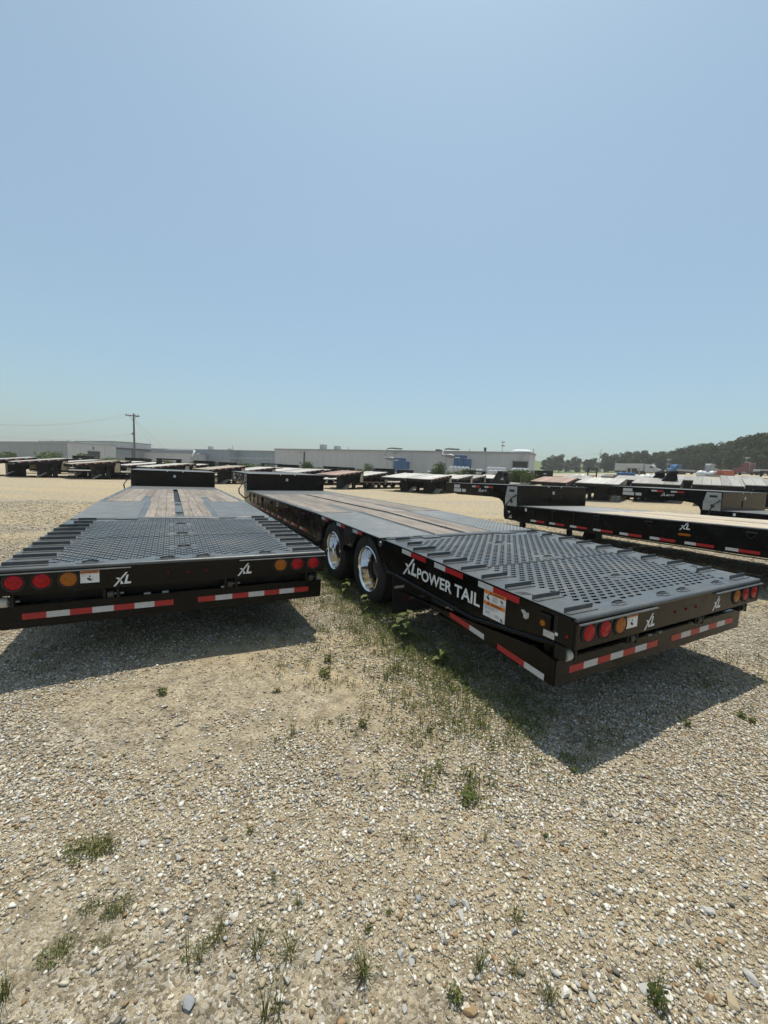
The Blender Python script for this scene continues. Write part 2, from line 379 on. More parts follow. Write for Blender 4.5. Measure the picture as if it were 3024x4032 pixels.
# ------------------------------------------------------------------ the step-deck trailers with perforated tail
W = 1.295
LT, LW, LM = 2.645, 2.382, 6.911
UW, UR = LT+LW, LT+LW+LM           # 5.027, 11.938
UF = UR + 3.45
def zdk(u): return float(np.interp(u, [0, LT, UW, UR], [.873, .937, .972, .92]))
SIDES = {-1: ((0, -1, 0), (0, 0, 1), (-1, 0, 0)), 1: ((0, 1, 0), (0, 0, 1), (1, 0, 0))}
REAR = ((1, 0, 0), (0, 0, 1), (0, -1, 0))

def perforated(mb, u0, rows, hooks, vmax=.96):
    hole = [(-.031, .014), (-.012, .008), (0, .0205), (.012, .008), (.031, .014), (.031, -.014), (.012, -.008), (0, -.0205), (-.012, -.008), (-.031, -.014)]
    outer = [(-.05, .025), (-.02, .025), (0, .025), (.02, .025), (.05, .025), (.05, -.025), (.02, -.025), (0, -.025), (-.02, -.025), (-.05, -.025)]
    lift = [.002, .0, .0015, .0, .002, .001, .0, .0, .0, .001]
    for i in range(rows):
        u = u0 + .05*i + .025; off = .05*(i % 2); c = -vmax + off
        mb.add([(-W+.012, u-.025, 0), (c-.05, u-.025, 0), (c-.05, u+.025, 0), (-W+.012, u+.025, 0)], [(0, 1, 2, 3)])
        while c <= vmax+1e-6:
            if any(abs(c-hv) < a and abs(u-hu) < b for hu, hv, a, b in hooks):
                mb.add([(c-.05, u-.025, 0), (c+.05, u-.025, 0), (c+.05, u+.025, 0), (c-.05, u+.025, 0)], [(0, 1, 2, 3)])
            else:
                v = [(c+x, u+y, 0) for x, y in outer] + [(c+x, u+y, l) for (x, y), l in zip(hole, lift)]
                mb.add(v, [(k, (k+1) % 10, (k+1) % 10+10, k+10) for k in range(10)])
            c += .1
        mb.add([(c-.05, u-.025, 0), (W-.012, u-.025, 0), (W-.012, u+.025, 0), (c-.05, u+.025, 0)], [(0, 1, 2, 3)])
def treads(mb, x0, x1, y0, y1, z, pitch=.034, mi=0):
    nx, ny = int((x1-x0)/pitch), int((y1-y0)/pitch); a, b, h = pitch*.46, pitch*.13, .0028
    for i in range(nx):
        for j in range(ny):
            cx_, cy_ = x0+(i+.5)*(x1-x0)/nx, y0+(j+.5)*(y1-y0)/ny; s = 1 if (i+j) % 2 else -1; k = .7071
            ax, ay, bx_, by = a*k, a*k*s, -b*k*s, b*k
            mb.add([(cx_-ax, cy_-ay, z), (cx_+bx_, cy_+by, z), (cx_+ax, cy_+ay, z), (cx_-bx_, cy_-by, z), (cx_, cy_, z+h)], [(0, 3, 4), (3, 2, 4), (2, 1, 4), (1, 0, 4)], mi)
def tread_plate(name, x0, x1, y0, y1, parent, warp=zdk, z=0.0, pitch=.034, th=.012):
    mb = MB().box(x0, x1, y0, y1, z-th, z); treads(mb, x0+.01, x1-.01, y0+.01, y1-.01, z, pitch)
    return mb.build(name, platem, parent, warp=warp)
def tie_down(parent, u, v, sx=.11, sy=.055):
    p = [(-sx, -sy*.2), (-sx*.4, -sy), (sx*.4, -sy), (sx, sy*.2), (sx*.4, sy), (-sx*.4, sy)]
    mb = MB(); mb.prism([(v+a, u+b) for a, b in p], 'z', .001, .004)
    o = mb.build('tie_down', deckm, parent, warp=zdk, bevel=.0015)
    MB().prism([(v-.055, u-.012), (v-.03, u), (v-.055, u+.014), (v, u+.008), (v+.055, u+.014), (v+.03, u), (v+.055, u-.012), (v, u-.008)], 'z', .0045, .0075).build('pocket', darkm, o, warp=zdk)
    MB().tube([(v-.06, u+.016, .006), (v-.02, u+.02, .012), (v+.02, u+.02, .012), (v+.06, u+.016, .006)], .005, 6).build('ring_bar', paint, o, warp=zdk, smooth=True)
def sloped_tape(parent, s, u0, u1, zf, hgt_, mat, x=W, name='tape'):
    mb = MB(); xa, xb = (x*s, (x+.0018)*s)
    n = 4
    us = [u0+(u1-u0)*i/n for i in range(n+1)]
    poly = [(u, zf(u)) for u in us] + [(u, zf(u)+hgt_) for u in us[::-1]]
    mb.prism(poly, 'x', min(xa, xb), max(xa, xb))
    return mb.build(name, mat, parent)
def warning_card(parent, X, Y, Nn, org, w, h, big):
    rect = lambda a, b, c, d: [(a, c), (b, c), (b, d), (a, d)]
    card = flat([rect(0, w, 0, h)], X, Y, Nn, org, whitev, 'warning_sticker', parent, .001)
    o2 = Vector(org)+Vector(Nn)*.0015
    Xv, Yv = Vector(X), Vector(Y)
    hand = [[(0, .5), (.18, .78), (.34, .62), (.5, .66), (.62, .40), (1.0, .44), (.62, .30), (.95, .16), (.56, .20), (.70, .0), (.44, .14), (.22, .28)], [(.36, .80), (.56, .80), (.56, 1.1), (.36, 1.1)]]
    tri = [[(0, 0), (1, 0), (.5, .9)]]
    def sc(ps, k, dx, dy): return [[(x*k+dx, y*k+dy) for x, y in p] for p in ps]
    if big:
        flat([rect(.01*w, .99*w, .86*h, .99*h)], X, Y, Nn, o2, orange, 'orange_band', card, .0008)
        flat([rect(.01*w, .99*w, .44*h, .58*h)], X, Y, Nn, o2, orange, 'orange_band', card, .0008)
        o3 = o2+Vector(Nn)*.001
        fit_text('WARNING', X, Y, Nn, o3+Xv*.42*w+Yv*.885*h, .5*w, .075*h, ink, 'lettering', card, .01)
        fit_text('WARNING', X, Y, Nn, o3+Xv*.34*w+Yv*.47*h, .5*w, .08*h, ink, 'lettering', card, .01)
        flat(sc(tri, .11*w, .27*w, .875*h), X, Y, Nn, o3, ink, 'hazard_triangle', card, .0008); flat(sc(tri, .12*w, .17*w, .46*h), X, Y, Nn, o3, ink, 'hazard_triangle', card, .0008)
        for pg in (sc(hand, .20*w, .12*w, .62*h), sc(hand[:1], .16*w, .76*w, .68*h), [rect(.76*w, .97*w, .62*h, .64*h)], sc(hand[:1], .15*w, .8*w, .03*h), [rect(.78*w, .95*w, .02*h, .035*h)]): flat(pg, X, Y, Nn, o2, ink, 'pictogram', card, .0008)
        bars = [rect(.40*w, (.40+random.uniform(.2, .3))*w, yy*h, (yy+.012)*h) for yy in (.82, .79, .76, .72, .69, .66, .63)]
        bars += [rect(.06*w, random.uniform(.5, .95)*w, yy*h, (yy+.014)*h) for yy in (.40, .365, .33, .295)]
        bars += [rect(.1*w, random.uniform(.3, .36)*w, yy*h, (yy+.012)*h) for yy in (.22, .19, .16, .13)] + [rect(.55*w, random.uniform(.7, .76)*w, yy*h, (yy+.012)*h) for yy in (.19, .16, .13, .10)]
        flat(bars, X, Y, Nn, o2, greyink, 'small_print', card, .0006)
    else:
        flat([rect(.01*w, .99*w, .78*h, .99*h)], X, Y, Nn, o2, orange, 'orange_band', card, .0008)
        o3 = o2+Vector(Nn)*.001
        fit_text('WARNING', X, Y, Nn, o3+Xv*.21*w+Yv*.815*h, .72*w, .14*h, ink, 'lettering', card, .01)
        flat(sc(tri, .14*w, .04*w, .80*h), X, Y, Nn, o3, ink, 'hazard_triangle', card, .0008)
        flat(sc(hand, .34*w, .34*w, .12*h), X, Y, Nn, o2, ink, 'pictogram', card, .0008)
        flat([rect(.05*w, .93*w, .71*h, .725*h), rect(.05*w, .30*w, .64*h, .655*h), rect(.05*w, .27*w, .56*h, .575*h)], X, Y, Nn, o2, greyink, 'small_print', card, .0006)
    return card

def wheel_meshes():
    ty = MB(); r = .468
    ty.lathe([(-.12, .30), (-.128, .33), (-.134, .38), (-.128, .42), (-.115, .448), (-.105, .462), (-.07, r), (-.066, r-.012), (-.058, r-.012), (-.054, r), (-.02, r+.001), (-.016, r-.012), (-.006, r-.012), (-.002, r+.001),
              (.03, r+.001), (.034, r-.012), (.042, r-.012), (.046, r), (.105, .462), (.115, .448), (.128, .42), (.134, .38), (.128, .33), (.12, .30)], 56, 'x')
    t = ty.mesh('tyre', rubber, smooth=True)
    rm = MB()   # deep-dished outer rim, opening towards -x
    rm.lathe([(-.095, .302), (-.118, .300), (-.124, .290), (-.116, .280), (-.09, .272), (-.05, .268), (-.02, .258), (.03, .244), (.06, .240), (.095, .234)], 56, 'x')
    rm.lathe([(.0955, .234), (.100, .205), (.098, .125), (.09, .11)], 56, 'x', mi=1)
    ri = rm.mesh('rim', [alu, darksteel], smooth=True)
    hb = MB(); hb.lathe([(.098, .115), (.06, .112), (.05, .095), (.01, .080), (.0, .07), (-.005, .03), (-.005, .0)], 24, 'x')
    for k in range(10):
        a = 2*math.pi*k/10; hb.lathe([(.098, .016), (.068, .016), (.065, .010), (.065, 0)], 6, 'x', (0, .155*math.cos(a), .155*math.sin(a)))
    h = hb.mesh('hub', darksteel, smooth=True)
    vh = MB()
    for k in range(5):
        a = 2*math.pi*(k+.5)/5; vh.disc((.0965, .178*math.cos(a), .178*math.sin(a)), .022, 'x', 14)
    return t, ri, h, vh.mesh('hand_hole', darkm)
TYRE, RIM, HUB, HAND = wheel_meshes()

def make_trailer():
    t = empty('step_deck_trailer')
    # --- tail deck
    hooks = [(.56, 0, .13, .07), (1.30, 0, .13, .07), (2.02, 0, .13, .07)]
    mb = MB()
    mb.box(-W+.012, W-.012, .022, .135, -.012, 0)
    perforated(mb, .135, 21, hooks + [(.13, v, .14, .06) for v in (-.71, -.145, .145, .71)])
    perforated(mb, 1.185, 27, hooks + [(2.5, -.9, .3, .09), (2.5, .9, .3, .09), (2.5, -.5, .1, .08), (2.5, .5, .1, .08)])
    mb.build('tail_deck', deckm, t, warp=zdk)
    MB().tube([(-.95, 1.19, .001), (.95, 1.19, .001)], .005, 6).build('weld_seam', deckm, t, warp=zdk, smooth=True)
    MB().box(-W+.03, W-.03, .05, 2.5, -.19, -.05).build('added_dark_backing', voidm, t, warp=zdk)  # box added below so the holes look dark and the shadow solid
    for s in (-1, 1):
        for k in range(10):
            u = .112 + .2645*k; xo = 1.272 if k < 8 else 1.18; xi = .985
            a, b = sorted((s*xi, s*xo)); c = MB()
            c.prism([(u, 0.0), (u, .034), (u+.006, .034), (u+.006, 0.0)], 'x', a, b)
            c.prism([(u-.042, 0.0005), (u-.042, .006), (u-.0005, .006), (u-.0005, .0005)], 'x', a, b)
            c.build('traction_cleat', deckm, t, warp=zdk, bevel=.0012)
        MB().box(*sorted((s*(W-.014), s*W)), .02, 2.55, -.014, .003).build('edge_bar', deckm, t, warp=zdk, bevel=.003)
        for u in (.50, 1.16, 1.90):
            p = MB().prism([(s*1.16, u-.055), (s*1.262, u-.012), (s*1.27, u+.055), (s*1.18, u+.03)], 'z', .001, .0035).build('stake_pocket', deckm, t, warp=zdk, bevel=.001)
            MB().prism([(s*1.185, u-.035), (s*1.25, u-.008), (s*1.256, u+.04), (s*1.195, u+.02)], 'z', .004, .005).build('opening', darkm, p, warp=zdk)
    for u in (.56, 1.30, 2.02): tie_down(t, u, 0)
    for v in (-.71, -.145, .145, .71): tie_down(t, .095, v, .10, .035)
    # --- rear panel
    MB().box(-W, W, 0, .018, .668, .858).build('rear_panel', paint, t, bevel=.003)
    MB().tube([(-W, .017, .860), (W, .017, .860)], .019, 12).build('rear_rail', deckm, t, smooth=True)
    for a, b in ((-W+.01, -.415), (.45, W+.008)):
        MB().box(a, b, -.024, -.0005, .833, .842).build('edge_flange', deckm, t, bevel=.003)
    for s in (-1, 1):
        for i in range(3):
            v = s*(W-.122-.1667*i); m = amberl if i == 2 else redl
            bz = MB().lathe([(.0, .074), (-.006, .073), (-.011, .066), (-.011, .060), (-.004, .0575), (0, .057)], 32, 'y', (v, 0, .770)).build('tail_light', rubber, t, smooth=True)
            prof = [(-.003, .058), (-.010, .054), (-.0125, .044), (-.0105, .041), (-.0125, .038), (-.0135, .026), (-.0115, .023), (-.0135, .020), (-.014, .008), (-.014, .0)]
            MB().lathe(prof, 32, 'y', (v, 0, .770)).build('lens', m, bz, smooth=True)
    for v in (-.141, .017, .166):
        MB().lathe([(0, .011), (-.005, .0105), (-.008, .006), (-.009, 0)], 14, 'y', (v, 0, .763)).build('marker_light', markl, t, smooth=True)
    logo(*REAR, (-.545, 0, .682), .115, whitev, t, .125); logo(*REAR, (.435, 0, .690), .115, whitev, t, .125)
    warning_card(t, *REAR, (-.765, 0, .728), .127, .100, False)
    # --- bumper and the recess above it
    MB().box(-W-.01, W+.01, .12, .16, .364, .552).build('bumper', paint, t, bevel=.006, seg=2)
    MB().box(-W+.03, W-.03, .1605, 1.5, .37, .40).build('bumper_floor', frame_m, t)
    MB().box(-W+.04, W-.04, .22, .26, .545, .70).build('hinge_beam', frame_m, t)
    for s in (-1, 1):
        for i in range(7):
            a = s*(1.165-.152*i); b = s*(1.165-.152*(i+1)); a, b = sorted((a, b))
            MB().box(a, b, .118, .1195, .436, .486).build('red_tape' if i % 2 == 0 else 'white_tape', redt if i % 2 == 0 else whitet, t)
    for v in (-1.235, -.55, .40, 1.19):
        lug = MB().box(v+.02, v+.045, .05, .13, .56, .667).box(v-.075, v-.05, .06, .14, .57, .667).build('hinge_lug', frame_m, t, bevel=.004)
        MB().lathe([(-.012, .010), (-.014, .036), (-.008, .040), (.03, .040), (.034, .034), (.034, .010)], 22, 'x', (v-.03, .085, .60)).build('roller', nylon if v < -1 else darksteel, lug, smooth=True); MB().disc((v-.0455, .085, .60), .014, 'x', 14).build('bore', voidm, lug)  # bore is a flat black disc, a hole's shade put into colour
        MB().tube([(v-.03, .085, .60), (v+.07, .085, .60)], .011, 10).build('pin', steel, lug, smooth=True)
    for v in (-.33, -.19, .30):
        MB().tube([(v, .085, .575), (v+.05, .085, .575)], .012, 8).build('bolt', steel, t, smooth=True)
    # --- tail sides
    for s in (-1, 1):
        X, Y, Nn = SIDES[s]; xs = s*W
        P = [(.018, .669), (.018, .858), (.02, .8725), (2.55, .931), (2.55, .62), (2.44, .584), (2.2, .593), (.95, .551), (.6, .599), (.14, .667)]
        MB().prism(P, 'x', *sorted((s*(W-.014), xs))).build('tail_side', paint, t)
        MB().tube([(s*(W+.004), 2.52, .66), (s*(W+.006), 2.44, .590), (s*(W+.008), 2.2, .585), (s*(W+.008), 1.43, .562), (s*(W+.008), .95, .548), (s*(W+.006), .6, .594), (s*W, .14, .655)], .019, 10).build('edge_trim', paint, t, smooth=True)
        MB().prism([(.1605, .366), (.1605, .55), (.3, .572), (1.0, .512), (1.6, .468), (2.2, .43), (1.6, .457)], 'x', *sorted((s*(W-.05), s*(W+.006)))).build('lower_beam', paint, t)
        zf = lambda u: .354 + .0815*u
        for u0, u1, m in ((1.257, .983, 0), (.983, .804, 1), (.652, .380, 0), (.380, .205, 1)):
            sloped_tape(t, s, u0, u1, zf, .045, whitet if m else redt, W+.0062, 'white_tape' if m else 'red_tape')
        for u0, u1, m in ((2.15, 1.967, 1), (1.967, 1.692, 0), (1.542, 1.369, 1), (1.369, 1.115, 0), (.916, .742, 1), (.742, .472, 0)):
            sloped_tape(t, s, u0, u1, lambda u: zdk(u)-.062, .048, whitet if m else redt, W, 'white_tape' if m else 'red_tape')
        # lettering runs towards the rear on the left side
        ust = 2.115 if s < 0 else .88
        o0 = Vector((xs, ust, .640)); Xv = Vector(X)
        logo(X, (0, 0, 1), Nn, o0, .205, whitev, t, .265)
        fit_text('POWER TAIL', X, Y, Nn, o0+Xv*.285+Vector((0, 0, .022)), .95, .112, whitev, 'lettering', t, .022)
        if s < 0:
            warning_card(t, X, Y, Nn, (xs, .838, .620), .238, .214, True)
            MB().prism([(.45, .79), (.42, .80), (.40, .785), (.375, .79), (.372, .755), (.395, .735), (.42, .74), (.425, .765)], 'x', -W-.006, -W).build('clear_lens', clearl, t, bevel=.002)
            bx_ = MB().box(-W-.03, -W, .172, .285, .735, .835).build('light_box', paint, t, bevel=.004)
            MB().lathe([(-.03, .021), (-.036, .019), (-.039, .009), (-.039, 0)], 18, 'x', (-W, .231, .774)).build('amber_marker', amberl, bx_, smooth=True)
            MB().box(-W-.002, -W-.0005, .135, .165, .70, .85).build('slot', darkm, t)
            flat([[(0, 0), (.09, 0), (.09, .046), (0, .046)]], X, Y, Nn, (xs, .244, .678), whitet, 'data_plate', t)
            flat([[(0, 0), (.022, 0), (.022, .02), (0, .02)]], X, Y, Nn, (xs-.002, .15, .716), whitev, 'small_label', t)
            MB().lathe([(0, .010), (-.004, .009), (-.006, 0)], 12, 'x', (-W, .062, .738)).build('marker_light', redl, t, smooth=True)
        else:
            warning_card(t, X, Y, Nn, (xs, .600, .620), .238, .214, True)
    # --- hinge between tail and wheel deck
    MB().tube([(-W+.03, 2.575, -.004), (W-.03, 2.575, -.004)], .016, 10).build('hinge_bar', deckm, t, warp=zdk, smooth=True)
    MB().box(-.52, .52, 2.60, 2.68, -.012, .012).build('hinge_strip', deckm, t, warp=zdk, bevel=.003)
    for s in (-1, 1):
        MB().prism([(s*.52, 2.50), (s*.78, 2.50), (s*.74, 2.62), (s*.52, 2.64)], 'z', .002, .012).build('hinge_plate', deckm, t, warp=zdk, bevel=.002)
        MB().box(*sorted((s*.86, s*1.2)), 2.60, 2.64, .0, .014).build('hinge_strip', deckm, t, warp=zdk, bevel=.003)
    # --- wheel deck
    for s in (-1, 1):
        a, b = sorted((s*.535, s*(W-.002))); tread_plate('tread_plate', a, b, 2.69, UW-.004, t)
        a, b = sorted((s*.452, s*.533)); MB().box(a, b, 2.69, UW-.004, -.012, -.002).build('deck_strip', deckm, t, warp=zdk)
        for i in range(3):
            a, b = sorted((s*(.056+.132*i), s*(.056+.132*i+.129)))
            MB().box(a, b, 2.70, UW-.01, -.03, .008+random.uniform(-.0015, .002)).build('plank', wood, t, warp=zdk, bevel=.003)
    MB().box(-.053, .053, 2.69, UW-.004, -.022, -.010).build('centre_channel', deckm, t, warp=zdk)
    for u in (3.15, 4.45): tie_down(t, u, 0, .05, .04)
    # --- main deck
    pw = .1405
    for s in (-1, 1):
        for i in range(8):
            x0 = .056+i*(pw+.003); a, b = sorted((s*x0, s*(x0+pw))); u0 = UW+.012 if i != 3 else 6.45
            cut = [u0, 7.7+random.uniform(-.7, .7), 9.86] if i > 3 or random.random() < .4 else [u0, 9.86]
            for q in range(len(cut)-1):
                MB().box(a, b, cut[q]+.002, cut[q+1]-.002, -.03, .004+random.uniform(-.0015, .0025)).build('plank', wood, t, warp=zdk, bevel=.003)
        a, b = sorted((s*(.056+3*(pw+.003)), s*(.056+3*(pw+.003)+pw)))
        MB().box(a, b, UW+.004, 6.44, -.012, -.001).build('deck_strip', deckm, t, warp=zdk)
        a, b = sorted((s*1.205, s*W)); MB().box(a, b, UW+.004, UR-.01, -.02, .004).build('side_rail', deckm, t, warp=zdk, bevel=.004)
        for u in (5.5, 6.4, 7.3, 8.2, 9.1):
            a, b = sorted((s*1.222, s*1.262)); MB().box(a, b, u, u+.10, .0045, .006).build('stake_slot', darkm, t, warp=zdk)
    MB().box(-.053, .053, UW+.004, 9.86, -.06, -.045).build('centre_channel', frame_m, t, warp=zdk)
    tread_plate('tread_plate', -1.20, 1.20, 9.875, UR-.004, t)
    # --- chassis below
    for s in (-1, 1):
        MB().box(*sorted((s*.42, s*.50)), .6, UR+.3, -.42, -.20).build('frame_beam', frame_m, t, warp=zdk)
    for k in range(28):
        u = 2.75+k*.333; MB().box(-W+.03, W-.03, u, u+.05, -.14, -.045).build('cross_member', frame_m, t, warp=zdk)
    # --- side panels
    def arc(cu, cz, r, a0, a1, n=12): return [(cu+r*math.cos(R(a0+(a1-a0)*i/n)), cz+r*math.sin(R(a0+(a1-a0)*i/n))) for i in range(n+1)]
    for s in (-1, 1):
        X, Y, Nn = SIDES[s]
        P = [(2.56, .62), (2.56, .925), (UW, .960), (UW, .52), (4.84, .52)] + arc(4.328, .44, .495, 14, 166, 14) + [(3.79, .66), (3.56, .66)] + arc(3.084, .44, .480, 28, 162, 14)
        MB().prism(P, 'x', *sorted((s*(W-.016), s*(W-.002)))).build('fender', paint, t)
        for cu in (3.084, 4.328):
            a = arc(cu, .44, .50, 12, 168, 14); fl = MB()
            for (p, q) in zip(a[:-1], a[1:]):
                fl.add([(s*(W-.02), p[0], p[1]), (s*(W-.02), q[0], q[1]), (s*.66, q[0], q[1]), (s*.66, p[0], p[1])], [(0, 1, 2, 3)])
            fl.build('wheel_well', frame_m, t)
        MB().lathe([(0, .035), (-.012, .034), (-.014, .012), (-.004, .010), (-.004, 0)] if s < 0 else [(0, .035), (.012, .034), (.014, .012), (.004, .010), (.004, 0)], 20, 'x', (s*(W-.002), 2.66, .868)).build('hinge_cap', steel, t, smooth=True)
        MB().prism([(UW+.004, .53), (UW+.004, .964), (UR-.002, .912), (UR-.002, .512)], 'x', *sorted((s*(W-.016), s*(W-.001)))).build('side_panel', paint, t)
        MB().box(*sorted((s*(W-.06), s*(W+.014))), UW-.15, UR-.05, .498, .510).build('bottom_flange', steel if False else frame_m, t, bevel=.003)
        for k in range(11):
            u = 11.42-.6*k
            if u-.45 < UW: continue
            MB().box(*sorted((s*W, s*(W+.0018))), u-.175, u, .560, .608).build('white_tape', whitet, t)
            MB().box(*sorted((s*W, s*(W+.0018))), u-.445, u-.175, .560, .608).build('red_tape', redt, t)
        for a, b, m in ((4.77, 4.61, 1), (4.61, 4.457, 0), (4.093, 3.93, 1), (3.93, 3.776, 0), (3.488, 3.33, 1), (3.33, 3.18, 0)):
            sloped_tape(t, s, a, b, lambda u: zdk(u)-.066, .046, whitet if m else redt, W-.002, 'white_tape' if m else 'red_tape')
        for u in (5.75, 6.9, 8.45, 9.55, 10.7):
            pts = [(s*(W+.012), u+.06*math.cos(R(q)), .895+.075*math.sin(R(q))-.02) for q in range(180, 361, 20)]
            o = MB().tube(pts, .010, 8).build('tie_ring', frame_m, t, smooth=True)
            MB().box(*sorted((s*W, s*(W+.022))), u-.075, u+.075, .868, .89).build('ring_bracket', frame_m, o, bevel=.003)
        uo = 7.93 if s < 0 else 7.73
        logo(X, Y, Nn, (s*W, uo, .795), .135, whitev, t, .17)
        MB().prism([(7.75, .70), (7.915, .70), (7.94, .7225), (7.915, .745), (7.75, .745), (7.725, .7225)], 'x', *sorted((s*W, s*(W+.018)))).build('amber_marker', amberl, t, bevel=.005, seg=2)
        # step: side plate beside the riser, gooseneck fascia
        G = [(UR+.002, .515), (UR+.002, 1.462), (UF, 1.452), (UF, 1.20), (UF-.75, 1.095), (UR+1.0, 1.105), (UR+.72, 1.075), (UR+.57, .99), (UR+.51, .87), (UR+.50, .60), (UR+.44, .52)]
        MB().prism(G, 'x', *sorted((s*(W-.016), s*(W-.002)))).build('gooseneck_side', paint, t)
        pl = MB().prism([(UR+.01, .90), (UR+.46, .90), (UR+.47, 1.12), (UR+.40, 1.43), (UR+.03, 1.425)], 'x', *sorted((s*(W-.002), s*(W+.0035)))).build('side_plate', galv, t, bevel=.001)
        MB().prism([(UR+.12, 1.28), (UR+.32, 1.28), (UR+.32, 1.345), (UR+.12, 1.345)], 'x', *sorted((s*(W+.0036), s*(W+.005)))).build('slot', darkm, pl)
        MB().disc((s*(W+.0045), UR+.22, 1.03), .055, 'x', 22).build('round_hole', darkm, pl)  # slot and hole are flat pieces, their inner shade put into colour
        flat([[(0, 0), (.17, 0), (.17, .006), (0, .006)]], X, Y, Nn, (s*(W+.0036), UR+(.40 if s < 0 else .23), 1.15), redt, 'stripe', pl)
        for u in (1.985, 1.385):
            MB().box(*sorted((s*(W-.002), s*(W+.0005))), UR+u-.175, UR+u, 1.352, 1.402).build('white_tape', whitet, t)
            MB().box(*sorted((s*(W-.002), s*(W+.0005))), UR+u-.38, UR+u-.175, 1.352, 1.402).build('red_tape', redt, t)
        uo = UR+1.68 if s < 0 else UR+1.30; o0 = Vector((s*(W-.001), uo, 1.215))
        logo(X, Y, Nn, o0, .12, whitev, t, .14)
        fit_text('80 PT', X, Y, Nn, o0+Vector(X)*.165+Vector((0, 0, .014)), .25, .062, whitev, 'lettering', t, .01, .25)
        flat([[(0, 0), (.06, 0), (.06, .075), (0, .075)]], X, Y, Nn, (s*W, (UR-.30 if s < 0 else UR-.36), .80), whitev, 'small_label', t)
        flat([[(0, 0), (.09, 0), (.09, .05), (0, .05)]], X, Y, Nn, (s*(W-.001), (UR+.34 if s < 0 else UR+.25), .71), whitet, 'data_plate', t)
        logo(X, Y, Nn, (s*(W-.001), UR+(.30 if s < 0 else .14), .56), .105, whitev, t, .13)
        flat([[(0, 0), (.33, 0), (.33, .1), (0, .1)], [(0, -.13), (.40, -.13), (.40, -.02), (0, -.02)], [(.45, -.12), (.65, -.12), (.65, -.03), (.45, -.03)]], X, Y, Nn, (s*(W-.001), UR+(2.95 if s < 0 else 2.3), 1.31), whitet, 'registration_labels', t)
        MB().box(*sorted((s*.85, s*.97)), UR+.10, UR+.22, .04, 1.0).build('landing_leg', frame_m, t, bevel=.004)
        MB().box(*sorted((s*.78, s*1.04)), UR+.03, UR+.29, -.05, .045).build('landing_foot', frame_m, t, bevel=.004)
    for u in (9.53, 10.13, 10.73, 11.33):
        MB().box(-W-.012, -W+.0, u-.012, u+.012, .615, .90).build('side_rib', frame_m, t, bevel=.002)
    MB().prism([(-.24, -.03), (.24, -.03), (.13, .50), (-.13, .50)], 'x', .55, .80).build('support_stand', frame_m, t, bevel=.006).location = (0, 11.15, 0)
    # --- riser and upper deck
    MB().box(-W+.002, W-.002, UR, UR+.014, .60, 1.45).build('riser', paint, t, bevel=.003)
    MB().box(-W, W, UR-.02, UR+.05, 1.452, 1.4655).build('riser_cap', deckm, t, bevel=.004)
    MB().box(-.14, .14, UR-.016, UR-.001, 1.0, 1.20).build('access_cover', paint, t, bevel=.003)
    for v in (-.22, .26): MB().tube([(v-.02, UR-.012, 1.438), (v+.02, UR-.012, 1.438)], .018, 10).build('deck_light', nylon, t, smooth=True)
    flat([[(0, 0), (.08, 0), (.08, .085), (0, .085)]], *REAR, (-.04, UR, 1.235), whitet, 'riser_label', t)
    tread_plate('upper_deck', -W+.002, W-.002, UR+.051, UF, t, warp=None, z=1.4655, pitch=.05)
    MB().box(-W+.03, W-.03, UF-.02, UF, 1.20, 1.452).build('nose_panel', paint, t, bevel=.003)
    MB().box(-W+.03, W-.03, UR+.6, UF-.03, 1.12, 1.16).build('belly_plate', frame_m, t)
    MB().tube([(-W, UR+.05, 1.20), (-W-.12, UR+.10, 1.12), (-W-.22, UR+.16, .95), (-W-.2, UR+.2, .82), (-W-.08, UR+.24, .70), (-W, UR+.26, .64)], .02, 8).build('air_hose', rubber, t, smooth=True)
    # --- axles, wheels, mud flaps
    for cu in (3.084, 4.328):
        MB().tube([(-1.0, cu, .456), (1.0, cu, .456)], .062, 12).build('axle', frame_m, t, smooth=True)
        for s in (-1, 1):
            for dx, outer in ((W-.165, True), (W-.47, False)):
                w = empty('wheel', (s*dx, cu, .456), (0, 0, 0 if s < 0 else math.pi)); w.parent = t
                link('tyre', TYRE, w)
                if outer:
                    link('rim', RIM, w); link('hub', HUB, w); link('hand_holes', HAND, w)
    for s in (-1, 1):
        fo = MB().box(*sorted((s*.72, s*1.27)), 2.36, 2.372, .10, .60).build('mud_flap', flapm, t)
        flat([[(0, 0), (.13, 0), (.13, .03), (0, .03)]], *REAR, (1.0 if s > 0 else -1.25, 2.36, .398), whitet, 'flap_tape', fo)
        logo(*REAR, (.98 if s > 0 else -1.17, 2.36, .22), .13, redink, fo, .14)
        fit_text('SPECIALIZED', *REAR, Vector((.86 if s > 0 else -1.05, 2.36, .245)), .22, .03, greyink, 'lettering', fo)
    return t
proto = make_trailer()
KM = kid_map()
def place(o, x, y, a, p=0, r=0, z=0): o.location = (x, y, z); o.rotation_euler = Matrix.Rotation(a, 3, 'Z').to_euler() if not (p or r) else (Matrix.Rotation(a, 3, 'Z') @ Matrix.Rotation(math.atan(p), 3, 'X') @ Matrix.Rotation(-math.atan(r), 3, 'Y')).to_euler()
G4 = 'black step deck trailers parked alongside one another'
t2 = proto
t1 = copy_tree(proto, None, KM)
def pale(c, src):
    if src.split('.')[0] == 'plank':
        c.material_slots[0].link = 'OBJECT'; c.material_slots[0].material = woodpale
t3 = copy_tree(proto, None, KM, pale); t4 = copy_tree(proto, None, KM, pale)
place(t1, -1.7414, 3.5212, R(27.92), -.00456, -.0020)
place(t2, 2.383, 3.068, R(28.35), .0006, .0088)
tag(t1, 'black trailer with perforated tail and grey plank deck, its flanks out of sight', 'trailer', G4)
tag(t2, 'black trailer with white POWER TAIL lettering along its perforated tail and polished wheels', 'trailer', G4)
